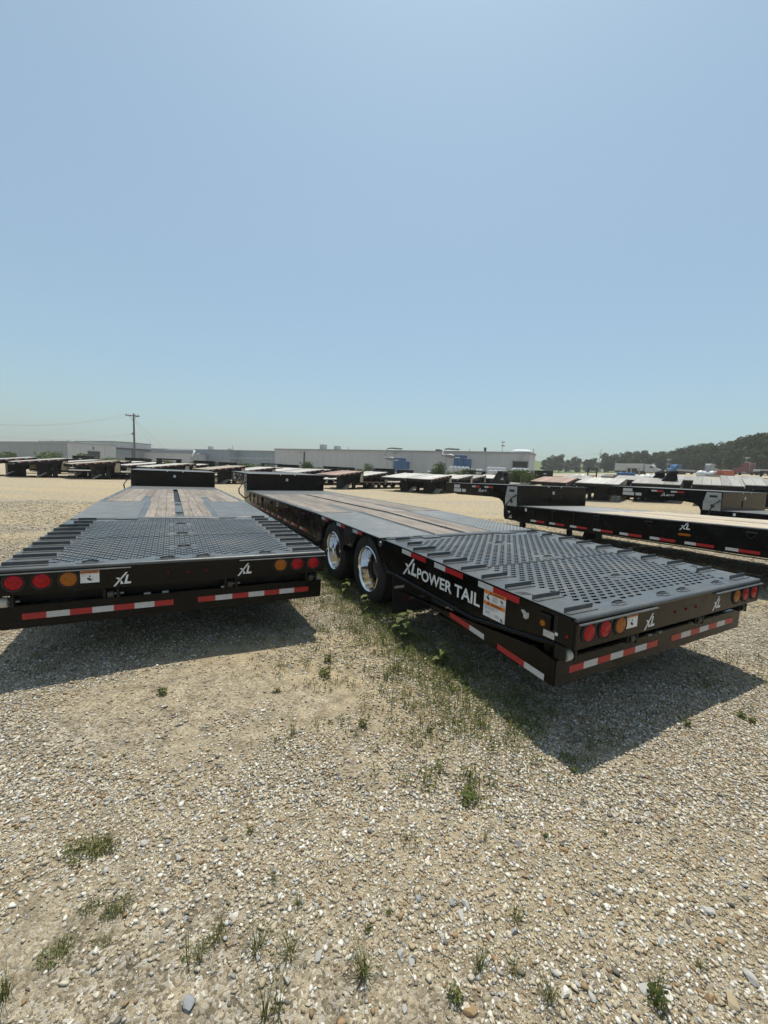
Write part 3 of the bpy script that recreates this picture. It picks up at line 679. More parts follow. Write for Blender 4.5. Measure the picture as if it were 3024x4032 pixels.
a3 = R(24.8); d3 = Vector((-math.sin(a3), math.cos(a3), 0)); r3 = Vector((math.cos(a3), math.sin(a3), 0))
o3 = Vector((O3[0], O3[1], 0))
place(t3, o3.x, o3.y, a3, -.0225, 0, .05+11.42*.0225)
tag(t3, 'black trailer with long pale wooden deck, white logo above an amber side marker', 'trailer', G4)
a4 = R(26.1); d4 = Vector((-math.sin(a4), math.cos(a4), 0)); o4 = Vector((10.82, 12.147, 0)) - d4*UR
place(t4, o4.x, o4.y, a4, -.0037, 0, .09+.0037*UR)
tag(t4, 'black trailer with raised gooseneck marked 80 PT and a grey side plate beside its step', 'trailer', G4)

# ------------------------------------------------------------------ stones of the yard
def ico(sub):
    bm = bmesh.new(); bmesh.ops.create_icosphere(bm, subdivisions=sub, radius=1.0)
    v = np.array([q.co[:] for q in bm.verts]); f = np.array([[q.index for q in p.verts] for p in bm.faces]); bm.free(); return v, f
ICO1, ICO2 = ico(1), ico(2)
def octa():
    v = np.array([(1, 0, 0), (-1, 0, 0), (0, 1, 0), (0, -1, 0), (0, 0, 1), (0, 0, -1)], float)
    f = np.array([(0, 2, 4), (2, 1, 4), (1, 3, 4), (3, 0, 4), (2, 0, 5), (1, 2, 5), (3, 1, 5), (0, 3, 5)]); return v, f
OCT = octa()
def rough_shape(base, amp):
    v, f = base; d = rng.normal(size=(7, 3)); d /= np.linalg.norm(d, axis=1)[:, None]; o = rng.uniform(.38, .85, 7)
    p = v.copy()
    for k in range(7):                      # chop flat faces into the pebble
        s = p @ d[k]; p -= np.clip(s-o[k], 0, None)[:, None]*d[k]
    return p*(1+rng.normal(0, amp, (len(v), 1)))
def vnoise(x, y, sc, seed):
    r = np.random.default_rng(seed); g = r.random((64, 64)); u, v = x/sc+200, y/sc+200
    i, j = np.floor(u).astype(int), np.floor(v).astype(int); a, b = u-i, v-j; a, b = a*a*(3-2*a), b*b*(3-2*b)
    G = lambda p, q: g[p % 64, q % 64]
    return (G(i, j)*(1-a)+G(i+1, j)*a)*(1-b)+(G(i, j+1)*(1-a)+G(i+1, j+1)*a)*b
def stone_density(x, y):                   # 0 = bare sand, 1 = packed gravel
    n = .55*vnoise(x, y, 1.3, 1)+.3*vnoise(x, y, .45, 2)+.15*vnoise(x, y, .2, 3)
    bare = 1.0*np.exp(-(((x+1.05)/.75)**2+((y-1.15)/.42)**2)) + .9*np.exp(-(((x-.05)/.55)**2+((y-1.05)/.22)**2)) + .32*np.exp(-(((x+.9)/1.2)**2+((y-2.9)/.35)**2)) + .32*np.exp(-(((x-1.7)/.9)**2+((y-2.35)/.35)**2))
    packed = .35*np.exp(-(((x-1.4)/1.0)**2+((y-1.3)/.6)**2))
    return np.clip((n-.22)*3.0+packed-bare*1.5, .045, 1)
WCOL = np.array([.16, .10, .025, .23, .20, .075, .075, .135])
def scatter(name, n, xr, yr, smin, smax, power, bases, seed, fade=None, amp=.06):
    r = np.random.default_rng(seed)
    x = r.uniform(*xr, n*4); y = r.uniform(*yr, n*4)
    keep = (np.abs(x) < .98*y+.75) & (r.random(n*4) < stone_density(x, y))
    if fade is not None: keep &= r.random(n*4) < fade(x, y)
    x, y = x[keep][:n], y[keep][:n]; n = len(x)
    s = smin*(smax/smin)**(r.random(n)**power); ang = r.uniform(0, 2*np.pi, n)
    shapes = [rough_shape(b, amp) for b in bases for _ in range(6)]; k = r.integers(0, len(shapes), n)
    mi = r.choice(8, n, p=WCOL/WCOL.sum()); V = []; Fc = []; M = []; off = 0
    for q in range(len(shapes)):
        idx = np.nonzero(k == q)[0]
        if not len(idx): continue
        v = shapes[q]; f = bases[q//6][1]; m = len(idx)
        ax = r.uniform(.7, 1.35, (m, 1, 3))*np.array([1.0, .76, .54])
        p = v[None]*ax*s[idx][:, None, None]*.5
        t1_ = r.normal(0, .28, (m, 1)); c, sn = np.cos(t1_), np.sin(t1_)
        p = np.stack([p[..., 0], p[..., 1]*c-p[..., 2]*sn, p[..., 1]*sn+p[..., 2]*c], -1)
        c, sn = np.cos(ang[idx])[:, None], np.sin(ang[idx])[:, None]
        p = np.stack([p[..., 0]*c-p[..., 1]*sn, p[..., 0]*sn+p[..., 1]*c, p[..., 2]], -1)
        p[..., 0] += x[idx][:, None]; p[..., 1] += y[idx][:, None]; p[..., 2] += (hgt(x[idx], y[idx])+s[idx]*r.uniform(.02, .22, m))[:, None]
        V.append(p.reshape(-1, 3)); Fc.append((f[None]+(np.arange(m)*len(v))[:, None, None]).reshape(-1, 3)+off); off += m*len(v)
        M.append(np.repeat(mi[idx], len(f)))
    V = np.concatenate(V); Fc = np.concatenate(Fc); M = np.concatenate(M)
    me = bpy.data.meshes.new(name); me.vertices.add(len(V)); me.vertices.foreach_set('co', V.ravel().astype(np.float32))
    me.loops.add(Fc.size); me.loops.foreach_set('vertex_index', Fc.ravel().astype(np.int32)); me.polygons.add(len(Fc))
    me.polygons.foreach_set('loop_start', np.arange(0, Fc.size, 3, dtype=np.int32)); me.polygons.foreach_set('material_index', M.astype(np.int32))
    for m in STONES: me.materials.append(m)
    me.update(calc_edges=True); o = link(name, me, ground); o['kind'] = 'stuff'; return o
scatter('gravel', 60000, (-2.6, 2.8), (.85, 2.0), .005, .023, 1.5, [ICO1, OCT], 21, amp=.13)
scatter('gravel', 62000, (-3.4, 3.6), (1.9, 3.3), .010, .034, 1.5, [OCT], 25, amp=.12)
scatter('gravel', 9000, (-3.6, 3.8), (.9, 3.6), .018, .036, 2.2, [ICO1], 26, amp=.12)
scatter('gravel', 62000, (-5.2, 5.6), (3.2, 5.4), .015, .042, 1.5, [OCT], 22, amp=.12)
scatter('gravel', 46000, (-9, 8.5), (5.3, 9.5), .022, .055, 1.3, [OCT], 23)
scatter('gravel', 30000, (-14, 12), (9.4, 16), .03, .07, 1.2, [OCT], 24)
BIG = []
for q in range(8):
    p = rough_shape(ICO2, .03)*np.array([1.0, .8, .58])
    for c in range(8):
        me = bpy.data.meshes.new('stone'); me.from_pydata(p.tolist(), [], ICO2[1].tolist()); me.materials.append(STONES[c]); me.update(); BIG.append((q, c, me))
rs = np.random.default_rng(5); cnt = 0
def stone(x, y, s, c):
    q = rs.integers(0, 8); me = BIG[q*8+c][2]
    o = link('stone', me, ground); k = s*.5
    o.scale = (k*rs.uniform(.85, 1.25), k*rs.uniform(.8, 1.1), k*rs.uniform(.8, 1.1)); o.rotation_euler = (rs.normal(0, .25), rs.normal(0, .25), rs.uniform(0, 6.28)); o.location = (x, y, hz(x, y)+s*.12)
# the larger stones one can pick out, from the photograph
for px, py, s, c in ((700, 3380, .045, 1), (2040, 3330, .045, 2), (1255, 3770, .05, 1), (745, 3960, .06, 2), (2880, 3960, .07, 4), (2430, 3800, .05, 3), (1780, 3560, .05, 2), (1835, 3570, .05, 1), (1815, 3610, .045, 1), (1620, 3790, .045, 1),
                     (1575, 3760, .05, 1), (2590, 3450, .03, 0), (2650, 3600, .035, 0), (2600, 3720, .045, 1), (2160, 3560, .04, 5), (1790, 3690, .035, 5), (1620, 3730, .04, 4), (2020, 3680, .05, 2), (2290, 3690, .04, 1), (2540, 3910, .055, 1),
                     (2220, 3930, .055, 0), (2330, 3940, .04, 1), (1700, 3740, .03, 0), (570, 3320, .045, 1), (660, 3315, .04, 2), (100, 3225, .05, 1), (130, 3250, .045, 1), (930, 3610, .04, 0), (1130, 3860, .045, 1), (1100, 3930, .05, 0),
                     (920, 3620, .045, 1), (380, 3745, .04, 0), (1900, 3390, .04, 4), (1850, 3990, .05, 5), (2780, 3590, .06, 1), (2950, 3860, .06, 1), (2630, 3940, .05, 0), (2790, 3950, .05, 5)):
    d = ray(px, py); g = Vector((0, 0, HCAM)) + d*(HCAM/-d.z); stone(g.x, g.y, s*.9, c); cnt += 1
while cnt < 300:
    y = rs.uniform(1.0, 2.7); x = rs.uniform(-1, 1)*(.95*y+.35)
    if rs.random() > float(stone_density(np.array(x), np.array(y))): continue
    stone(x, y, float(rs.choice([.020, .024, .028, .033, .04], p=[.3, .3, .24, .12, .04])), int(rs.choice(8, p=WCOL/WCOL.sum()))); cnt += 1

# ------------------------------------------------------------------ weeds and grass
def blades(mb, n, rad, h, w, lean, mi=0, leafy=False):
    for _ in range(n):
        a = random.uniform(0, 6.283); r = rad*math.sqrt(random.random()); x, y = r*math.cos(a), r*math.sin(a)
        b = random.uniform(0, 6.283); hh = h*random.uniform(.5, 1.15); L = lean*random.uniform(.3, 1.2)*hh; ww = w*random.uniform(.6, 1.3)
        dx, dy = math.cos(b), math.sin(b); nx, ny = -dy*ww, dx*ww
        p0 = (x, y, -.004); p1 = (x+dx*L*.4, y+dy*L*.4, hh*.6); p2 = (x+dx*L, y+dy*L, hh*(.95 if L < hh else .6))
        mb.add([(p0[0]-nx, p0[1]-ny, p0[2]), (p0[0]+nx, p0[1]+ny, p0[2]), (p1[0]+nx*.8, p1[1]+ny*.8, p1[2]), (p1[0]-nx*.8, p1[1]-ny*.8, p1[2]), p2], [(0, 1, 2, 3), (3, 2, 4)], mi)
def leaves(mb, n, rx, ry, rz, size, mi=0, z0=0.0, flatn=.6):
    for _ in range(n):
        a = random.uniform(0, 6.283); r = random.random()**.5; x, y, z = rx*r*math.cos(a), ry*r*math.sin(a), z0+rz*random.random()**.8
        d = Vector((random.gauss(0, 1), random.gauss(0, 1), random.gauss(0, flatn))).normalized(); u = d.orthogonal().normalized()*size*.32*random.uniform(.7, 1.3); d *= size*random.uniform(.6, 1.3)
        c = Vector((x, y, z)); mb.add([c-d*.5, c+u, c+d*.5, c-u], [(0, 1, 2, 3)], mi)
def tuft_mesh(kind):
    mb = MB()
    if kind == 0: blades(mb, 60, .06, .05, .0014, 1.1); leaves(mb, 150, .085, .06, .022, .012); blades(mb, 20, .07, .05, .0012, 1.1, 1)
    if kind == 1: blades(mb, 34, .02, .11, .0016, .95); blades(mb, 8, .02, .12, .0014, .9, 1)
    if kind == 2: leaves(mb, 60, .035, .03, .05, .018); blades(mb, 16, .02, .07, .002, .5)
    if kind == 3: blades(mb, 14, .012, .16, .0014, .5); blades(mb, 6, .012, .12, .0012, .8, 1); leaves(mb, 10, .03, .03, .06, .014)
    me = mb.mesh('weed', [grassm, drym]); return me
TUFTS = [[tuft_mesh(k) for _ in range(3)] for k in range(4)]
WL = ['dense mat of low green weed sprouting from the gravel', 'spidery tuft of thin grass blades fanning over sandy gravel', 'small upright leafy weed sprig growing between stones', 'tall wispy weed with a few thin stems in the gravel']
def weed(px, py, kind, sc):
    d = ray(px, py); g = Vector((0, 0, HCAM)) + d*(HCAM/-d.z)
    o = link('weed', TUFTS[kind][random.randrange(3)]); o.location = (g.x, g.y, hz(g.x, g.y)-.003); o.rotation_euler.z = random.uniform(0, 6.28); o.scale = (sc, sc, sc*random.uniform(.85, 1.15))
    tag(o, WL[kind], 'weed', ['low weed mats in the foreground gravel', 'grass tufts in the foreground gravel', 'leafy sprigs in the foreground gravel', 'wispy weeds in the foreground gravel'][kind]); return o
for a in ((350, 3350, 0, 1.15), (300, 3330, 0, .7), (420, 3330, 0, .8), (360, 3570, 0, .55), (470, 3570, 0, .7), (440, 3600, 0, .5), (215, 3760, 0, .75), (260, 3720, 0, .5), (860, 3680, 0, .55), (820, 3720, 0, .5), (740, 3790, 3, .8), (870, 3660, 3, .6), (400, 3715, 0, .4),
          (1010, 3740, 1, .75), (1140, 3760, 1, .8), (1430, 3840, 1, 1.0), (1175, 3570, 1, .5), (1080, 3480, 1, .45), (985, 3285, 2, .5), (780, 3790, 1, .6), (20, 3920, 1, .8), (1450, 3670, 2, .5), (1040, 4010, 3, .9), (1090, 3985, 3, .9),
          (1845, 3160, 2, 1.35), (1850, 3120, 2, .9), (1790, 3940, 2, .85), (1885, 3820, 1, .7), (2030, 3630, 1, .6), (2160, 3950, 1, .7), (2585, 3970, 2, 1.0), (2590, 3930, 3, .7), (2750, 3820, 1, .45), (2150, 3300, 2, .4), (2380, 3290, 2, .4), (1530, 3600, 2, .35), (2700, 2860, 2, 1.0), (2260, 3040, 2, .7), (1910, 3310, 3, .6), (2020, 3840, 1, .5),
          (1280, 2660, 2, 1.6), (1290, 2600, 2, 1.2), (1430, 2870, 2, .9), (1090, 2720, 2, 1.0), (1150, 2900, 3, .9), (640, 2740, 2, 1.0), (1560, 2640, 2, 1.4), (1690, 2890, 2, .7), (2920, 2830, 2, .9), (2960, 2850, 2, .8)):
    weed(*a)
def grass_patch():
    mb = MB(); out = []
    e2 = Vector((2.383, 3.068, 0)); U2 = Vector((-math.sin(R(28.35)), math.cos(R(28.35)), 0)); V2 = Vector((math.cos(R(28.35)), math.sin(R(28.35)), 0))
    e1 = Vector((-1.741, 3.521, 0)); 
    def put(g, n, rad, h, w, mi, lf):
        k = len(mb.v); blades(mb, n, rad, h, w, .7, mi)
        if lf: leaves(mb, lf, rad, rad, h*.7, .02, mi)
        z = hz(g.x, g.y)
        for i in range(k, len(mb.v)): x, y, zz = mb.v[i]; mb.v[i] = (x+g.x, y+g.y, zz+z)
    for _ in range(900):                        # strip between the two trailers
        u, v = random.uniform(-.2, 6.5), random.gauss(-1.72, .42); g = e2+U2*u+V2*v
        put(g, random.randint(3, 9), .05, random.uniform(.03, .10), .0024, int(random.random() < .3), random.randint(2, 10))
    for _ in range(700):                        # thicker growth along the wheels and under the tail
        u, v = random.uniform(.2, 6), random.gauss(-1.42, .24); g = e2+U2*u+V2*v
        put(g, random.randint(6, 16), .10, random.uniform(.04, .12), .002, 0, random.randint(6, 20))
    for _ in range(220):                        # under the two tails
        u, v = random.uniform(-.1, 2.5), random.uniform(-1.2, 1.3); e = e2 if random.random() < .5 else e1; g = e+U2*u+V2*v
        put(g, random.randint(4, 12), .08, random.uniform(.03, .1), .0018, 0, random.randint(2, 10))
    for _ in range(130):
        g = Vector((random.uniform(-1.2, 1.0), random.uniform(3.0, 4.3), 0)); put(g, random.randint(2, 6), .04, random.uniform(.03, .08), .0016, int(random.random() < .4), random.randint(0, 4))
    for _ in range(110):
        g = e2+U2*random.uniform(-1.0, .2)+V2*random.uniform(.3, 2.6); put(g, random.randint(2, 7), .05, random.uniform(.03, .09), .0016, int(random.random() < .3), random.randint(0, 6))
    for _ in range(60):
        g = Vector((random.uniform(-7, -4.4), random.uniform(4, 7.5), 0)); put(g, random.randint(3, 9), .06, random.uniform(.04, .1), .002, int(random.random() < .5), random.randint(0, 6))
    for _ in range(90):
        g = Vector((random.uniform(5, 9.5), random.uniform(8.5, 13), 0)); put(g, random.randint(3, 9), .06, random.uniform(.04, .12), .002, int(random.random() < .5), random.randint(0, 6))
    o = mb.build('grass', [grassm, drym]); o['kind'] = 'stuff'; tag(o, 'sparse green grass and weeds growing in the gravel around the trailers', 'grass')
grass_patch()
def tall_weed(u, v, h):
    e2 = Vector((2.383, 3.068, 0)); U2 = Vector((-math.sin(R(28.35)), math.cos(R(28.35)), 0)); V2 = Vector((math.cos(R(28.35)), math.sin(R(28.35)), 0))
    g = e2+U2*u+V2*v; r = empty('broadleaf_weed', (g.x, g.y, hz(g.x, g.y)-.01), (0, 0, random.uniform(0, 6)))
    pts = [(0, 0, 0), (.01, .005, h*.4), (.03, .0, h*.8), (.035, .0, h)]
    MB().tube(pts, [.005, .004, .003, .002], 6).build('stem', grassm, r)
    for k in range(7):
        z = h*(.35+.65*k/7); a = k*2.4; c = Vector((.03*z/h, 0, z)); d = Vector((math.cos(a), math.sin(a), -.15)); s = d.cross(Vector((0, 0, 1))).normalized(); L = .085*random.uniform(.7, 1.2)
        MB().add([c, c+d*L*.35+s*L*.42, c+d*L*.8+s*L*.25, c+d*L*1.1+Vector((0, 0, -.02)), c+d*L*.8-s*L*.25, c+d*L*.35-s*L*.42], [(0, 1, 2, 3), (0, 3, 4, 5)]).build('leaf', grassm, r)
    tag(r, 'tall broad leaved weed rising beside the POWER TAIL trailer', 'weed', 'broad leaved weeds along the trailer')
for u, v, h in ((1.75, -1.42, .42), (1.95, -1.4, .30), (2.7, -1.42, .26), (3.35, -1.45, .3), (4.9, -1.45, .36), (5.2, -1.42, .3), (1.2, -1.4, .25)): tall_weed(u, v, h)

# ------------------------------------------------------------------ step deck trailers parked across the lane
WHEELB = MB().lathe([(-.12, .22), (-.13, .38), (-.10, .43), (.10, .43), (.13, .38), (.12, .22), (.05, .2), (.05, 0)], 18, 'x').mesh('wheel', rubber, smooth=True)
def make_parked(planks):
    t = empty('parked_trailer'); zt = 1.46; rr = -3.35
    pw = 2*W/6; up = lambda y: (1.20-.118*y)-1.46 if y > rr-.01 else 0
    for i in range(6):
        MB().box(-W+i*pw+.006, -W+(i+1)*pw-.006, rr+.03, -.01, zt-.04, zt+random.uniform(0, .006)).build('plank', planks, t, warp=up)
        MB().box(-W+i*pw+.006, -W+(i+1)*pw-.006, -12.4, rr-.06, .60, .64+random.uniform(0, .006)).build('plank', planks, t)
    MB().box(-W, W, -.06, 0, 1.22, zt-.041).build('front_panel', frame_m, t, bevel=.01, warp=up)
    for s in (-1, 1):
        MB().prism([(0, 1.24), (0, zt-.03), (rr, zt-.03), (rr, .42), (rr+.42, .42), (rr+.50, .95), (rr+.75, 1.10), (-.9, 1.12)], 'x', *sorted((s*(W-.02), s*W))).build('gooseneck_side', paint, t, warp=lambda y: up(y) if y > rr+.6 else (.13 if y < rr+.01 else .05))
        MB().prism([(rr+.02, .62), (rr+.44, .62), (rr+.42, 1.05), (rr+.30, 1.38), (rr+.03, 1.38)], 'x', *sorted((s*(W+.001), s*(W+.006)))).build('side_plate', tanm, t)  # grey plate; tan reflected from the ground is put into its colour
        MB().box(*sorted((s*(W-.02), s*W)), -12.4, rr-.001, .42, .60).build('side_panel', paint, t)
        for k in range(5):
            u = -.25-k*.6; MB().box(*sorted((s*W, s*(W+.003))), u-.175, u, 1.36, 1.41).build('white_tape', whitet, t, warp=up); MB().box(*sorted((s*W, s*(W+.003))), u-.4, u-.175, 1.36, 1.41).build('red_tape', redt, t, warp=up)
        for k in range(6):
            u = rr-.4-k*.9; MB().box(*sorted((s*W, s*(W+.003))), u-.2, u, .45, .51).build('white_tape', whitet, t)
        for y in (-9.6, -10.9):
            w = link('wheel', WHEELB, t); w.location = (s*(W-.18), y, .42)
        MB().box(*sorted((s*.75, s*.95)), -2.75, -2.45, -.05, 1.15).build('landing_leg', frame_m, t)
        MB().tube([(s*(W+.01), -.02, 1.30), (s*(W+.01), -.05, 1.30)], .04, 8).build('corner_light', nylon, t, warp=up)
    MB().box(-.42, .42, -2.5, -1.7, .06, 1.10).build('gear_housing', frame_m, t, bevel=.03)
    MB().box(-.75, .75, -2.7, -1.3, -.06, .07).build('skid', frame_m, t)
    MB().box(-W+.02, W-.02, rr-.03, rr-.001, .45, 1.55).build('riser', frame_m, t)
    for k in range(4):
        MB().box(-1.2, -.66, -1.5-.16*k, -1.38-.16*k, .04+.10*k, .10+.10*k).build('step_slat', galv, t)
    for v in (-.06, .03, .12):
        MB().box(v-.02, v+.02, .001, .012, 1.33, 1.35).build('clearance_light', amberl, t, warp=up)
    return t
PK = {}
for k, m in (('white', woodwhite), ('tan', woodtan), ('red', woodred), ('grey', woodgrey)): PK[k] = make_parked(m)
KM2 = kid_map(); used = set()
PL = {'white': 'parked step deck trailer with sun bleached upper deck boards, nose towards the gravel lane', 'tan': 'parked step deck trailer with pale tan upper deck boards, nose towards the gravel lane', 'grey': 'parked step deck trailer with weathered grey upper deck boards, nose towards the gravel lane', 'red': 'parked step deck trailer with reddish brown upper deck boards, nose towards the gravel lane'}
def parked(px, y, kind, az=38, dz=0):
    o = PK[kind] if kind not in used else copy_tree(PK[kind], None, KM2); used.add(kind)
    x = at(px, 1860, y).x; o.location = (x, y, hz(x, y)+dz); o.rotation_euler = (0, 0, R(180-az)); tag(o, PL[kind], 'trailer', 'step deck trailers in the row across the lane')
for a in ((1645, 33.0, 'white'), (1548, 34.2, 'white'), (1282, 34.0, 'red'), (1135, 38.5, 'white'), (930, 37, 'white'), (790, 34, 'tan'), (560, 34, 'white'), (265, 32.5, 'tan'), (205, 35.5, 'white'), (40, 31.5, 'white'), (-90, 31.5, 'white'),
          (2160, 30, 'red'), (2352, 26.5, 'white'), (2585, 25.5, 'grey'), (2848, 22.5, 'grey'), (3075, 21, 'grey'),
          (1900, 46, 'white', 38), (1420, 47, 'white', 38), (1020, 48, 'tan', 38), (690, 46, 'white'), (430, 45, 'white'), (130, 44, 'white'), (2480, 36, 'grey'), (2720, 33, 'grey'), (2260, 42, 'grey'), (2930, 31, 'grey'), (1065, 41, 'white'), (1395, 37, 'white'), (1755, 40, 'white'), (985, 44, 'tan'), (480, 38, 'white'), (345, 39, 'tan'), (1200, 50, 'grey'), (840, 44, 'grey'), (1600, 48, 'grey'), (1820, 44, 'grey'), (90, 39, 'tan'), (620, 41, 'tan')): parked(*a)

# ------------------------------------------------------------------ loose goosenecks and dark frames behind
def make_neck():
    t = empty('detached_gooseneck')
    for s in (-1, 1):
        MB().prism([(-1.0, .5), (-.75, 1.85), (-.3, 1.95), (.3, .9), (1.6, .75), (1.6, .5)], 'x', *sorted((s*.9, s*1.05))).build('side_plate', frame_m, t)
        logo(*SIDES[s], (s*1.05, (-.55 if s < 0 else -.85), 1.1), .3, whitev, t, .32)
    MB().box(-1.2, 1.2, -.75, -.3, 1.85, 1.98).build('top_beam', frame_m, t)
    MB().lathe([(-.6, .0), (-.6, .32), (.6, .32), (.6, 0)], 16, 'x', (0, .2, .95)).build('winch_drum', darksteel, t, smooth=True)
    for k in range(4):
        MB().tube([(-.5+.3*k, -.6, 1.1), (-.45+.3*k, -.9, 1.5), (-.3+.3*k, -1.0, 1.3), (-.2+.3*k, -.7, .9)], .03, 6).build('hose', rubber, t)
    MB().box(-1.1, 1.1, -1.0, 1.6, .35, .52).build('base_frame', frame_m, t)
    for s in (-.8, .8): MB().box(s-.1, s+.1, -.9, -.7, -.05, .36).box(s-.1, s+.1, 1.3, 1.5, -.05, .36).build('foot', frame_m, t)
    return t
neck = make_neck(); KM3 = kid_map(); first = True
for px, y, rz in ((1960, 40, 60), (2590, 27.5, 75), (1060, 47, 40), (655, 40, 60), (1870, 50, 30)):
    o = neck if first else copy_tree(neck, None, KM3); first = False; x = at(px, 1860, y).x
    o.location = (x, y, hz(x, y)); o.rotation_euler = (0, 0, R(rz)); tag(o, 'black detached gooseneck with hoses and logo standing among the parked trailers', 'gooseneck', 'detached goosenecks in the yard')
def make_crate():
    t = empty('steel_toolbox')
    MB().box(-1.2, 1.2, -.6, .6, .5, 1.5).build('body', frame_m, t, bevel=.05); MB().box(-1.22, 1.22, -.62, .62, 1.5, 1.62).build('lid', paint, t, bevel=.03)
    MB().box(-.2, .2, -.615, -.6, 1.1, 1.25).build('label', whitet, t)
    for x in (-1, 1): MB().box(x-.1, x+.1, -.5, .5, -.05, .5).build('leg', frame_m, t)
    return t
cr_ = make_crate(); KM4 = kid_map(); first = True
for px, y, rz in ((808, 50, 10), (895, 56, 30), (1140, 52, 0), (560, 60, 20), (1360, 58, 40), (1595, 60, 0), (1310, 55, -30), (330, 60, 0), (1510, 48, 20), (2140, 60, 0), (540, 52, 0)):
    o = cr_ if first else copy_tree(cr_, None, KM4); first = False; x = at(px, 1860, y).x
    o.location = (x, y, hz(x, y)+.35); o.rotation_euler = (0, 0, R(rz)); tag(o, 'black steel equipment box with a small white label behind the parked trailers', 'equipment box', 'black equipment boxes in the yard')
    for c in o.children:
        pass

# ------------------------------------------------------------------ buildings (all on one grid, fronts run 30 degrees off the lens axis)
def building(name, label, L, length, depth, height, wallm, bay, roof=roofw, base=-2.0, cols=trimm):
    t = empty(name, (L[0], L[1], 0), (0, 0, R(-30)))
    n = max(1, int(round(length/bay))); w = length/n
    for i in range(n): MB().box(i*w+.06, (i+1)*w-.06, 0, .3, base, height).build('wall_panel', wallm, t)
    for i in range(n+1): MB().box(i*w-.06, i*w+.06, .05, .25, base, height-.01).build('panel_seam', cols, t)
    m = max(1, int(round(depth/bay))); w = depth/m
    for i in range(m): MB().box(length-.3, length, .31+i*w, .31+(i+1)*w-.1, base, height).build('wall_panel', wallm, t)
    MB().box(0, .3, .31, depth, base, height).build('wall_panel', wallm, t); MB().box(.31, length-.31, depth-.3, depth, base, height).build('wall_panel', wallm, t)
    MB().prism([(-.25, height+.02), (depth/2, height+.02+depth*.02), (depth+.25, height+.02), (depth+.25, height-.2), (-.25, height-.2)][:3]+[(depth+.25, height+.005), (-.25, height+.005)], 'x', -.25, length+.25).build('roof', roof, t)
    MB().box(-.3, length+.3, -.32, -.05, height-.35, height+.10).build('roof_trim', cols, t)
    MB().box(length+.02, length+.3, -.05, depth, height-.35, height+.10).build('roof_trim', cols, t)
    return tag(t, label, 'building')
def fu(b, px):          # distance along a building's front for a pixel column
    L = b.location; d = ray(px, 1840); D = Vector((math.cos(R(-30)), math.sin(R(-30)), 0))
    # solve k*d.xy = L + u*D
    det = d.x*(-D.y)-d.y*(-D.x); k = (L.x*(-D.y)-L.y*(-D.x))/det; return ((k*d.x-L.x)*D.x+(k*d.y-L.y)*D.y)
def wall_light(t, x, z): MB().box(x-.3, x+.3, -.5, -.01, z, z+.3).build('wall_light', trimm, t, bevel=.05)
def roof_unit(t, x, y, z, w, h): 
    MB().box(x-w*.62, x+w*.62, y-1, y+1, z-.6, z+.35).box(x-w/2, x+w/2, y-.9, y+.9, z+.3, z+h).build('roof_vent', trimm, t, bevel=.08)
# left white building, gable with a roll door
bA = building('warehouse', 'low white metal warehouse with dark roll door in its ribbed end wall', (-181.6-26, 191+15), 96.4, 17.9, 7.5, concrete, 13.5)  # front panels carry the white wall's shade in their colour
LA = 96.4
MB().prism([(0.35, 7.3), (9, 7.85), (17.6, 7.3)], 'x', LA-.35, LA+.02).build('gable_top', sidew, bA)
for i in range(4):
    y0 = .3+i*4.4; MB().box(LA+.005, LA+.06, y0, y0+4.3, -1.5, 7.2).build('wall_panel', sidew, bA)
d_ = MB().box(LA+.065, LA+.12, 7.2, 11.6, -1, 4.4).build('roll_door', darkm, bA)
MB().box(LA+.07, LA+.3, 7.0, 11.8, 4.4, 4.6).build('door_frame', trimm, d_); MB().box(LA+.07, LA+.3, 11.6, 11.85, -1, 4.4).build('door_frame', tanm, d_)
for y, z in ((3.6, 5.2), (14.3, 4.9)): MB().box(LA+.06, LA+.5, y-.3, y+.3, z, z+.35).build('wall_light', whitet, bA, bevel=.06)
MB().box(LA+.06, LA+.2, 9.1, 9.5, 5.2, 6.2).build('sign_plate', darkm, bA)
for x in (61, 74, 88): roof_unit(bA, x, 5, 7.7, .9, .75)
# taller building with an open braced bay
LB = 77.0; bB = building('open_bay_building', 'taller white building with open braced steel bay under its gable', (-130.1-.867*77, 193+.5*77), LB, 18.4, 10.0, sideg, 12)
for o in [c for c in bpy.data.objects if c.parent == bB and c.name.startswith('wall_panel')]:
    if o.data.vertices[0].co.x > LB-.5 and len(o.data.vertices) == 8: pass
dk = pbr('plum_steel', (.06, .03, .045), None, 3, .6)
MB().box(LB+.01, LB+.06, .4, 18.2, -1, 7.0).build('bay_opening', sideb, bB)
for y in (.5, 9.2, 18.1): MB().box(LB+.02, LB+.5, y-.22, y+.22, -1, 7.1).build('column', dk if y < 10 else trimm, bB)
MB().box(LB+.02, LB+.6, .4, 18.2, 6.4, 7.2).build('bay_header', dk, bB); MB().box(LB+.07, LB+.45, .8, 17.8, 3.6, 3.95).build('girt', trimm, bB); MB().box(LB+.07, LB+.4, .7, 9.0, 1.2, 1.5).build('girt', dk, bB)
for a, b in ((.6, 9.1), (9.3, 18)):
    for q in ((3.6, 6.4), (6.4, 3.6)): MB().tube([(LB+.3, a, q[0]), (LB+.3, b, q[1])], .10, 6).build('brace', trimm, bB)
for y in (10.5, 13.5): MB().box(LB+.07, LB+.1, y, y+2.2, -.5, 2.6).build('dark_doorway', darkm, bB)
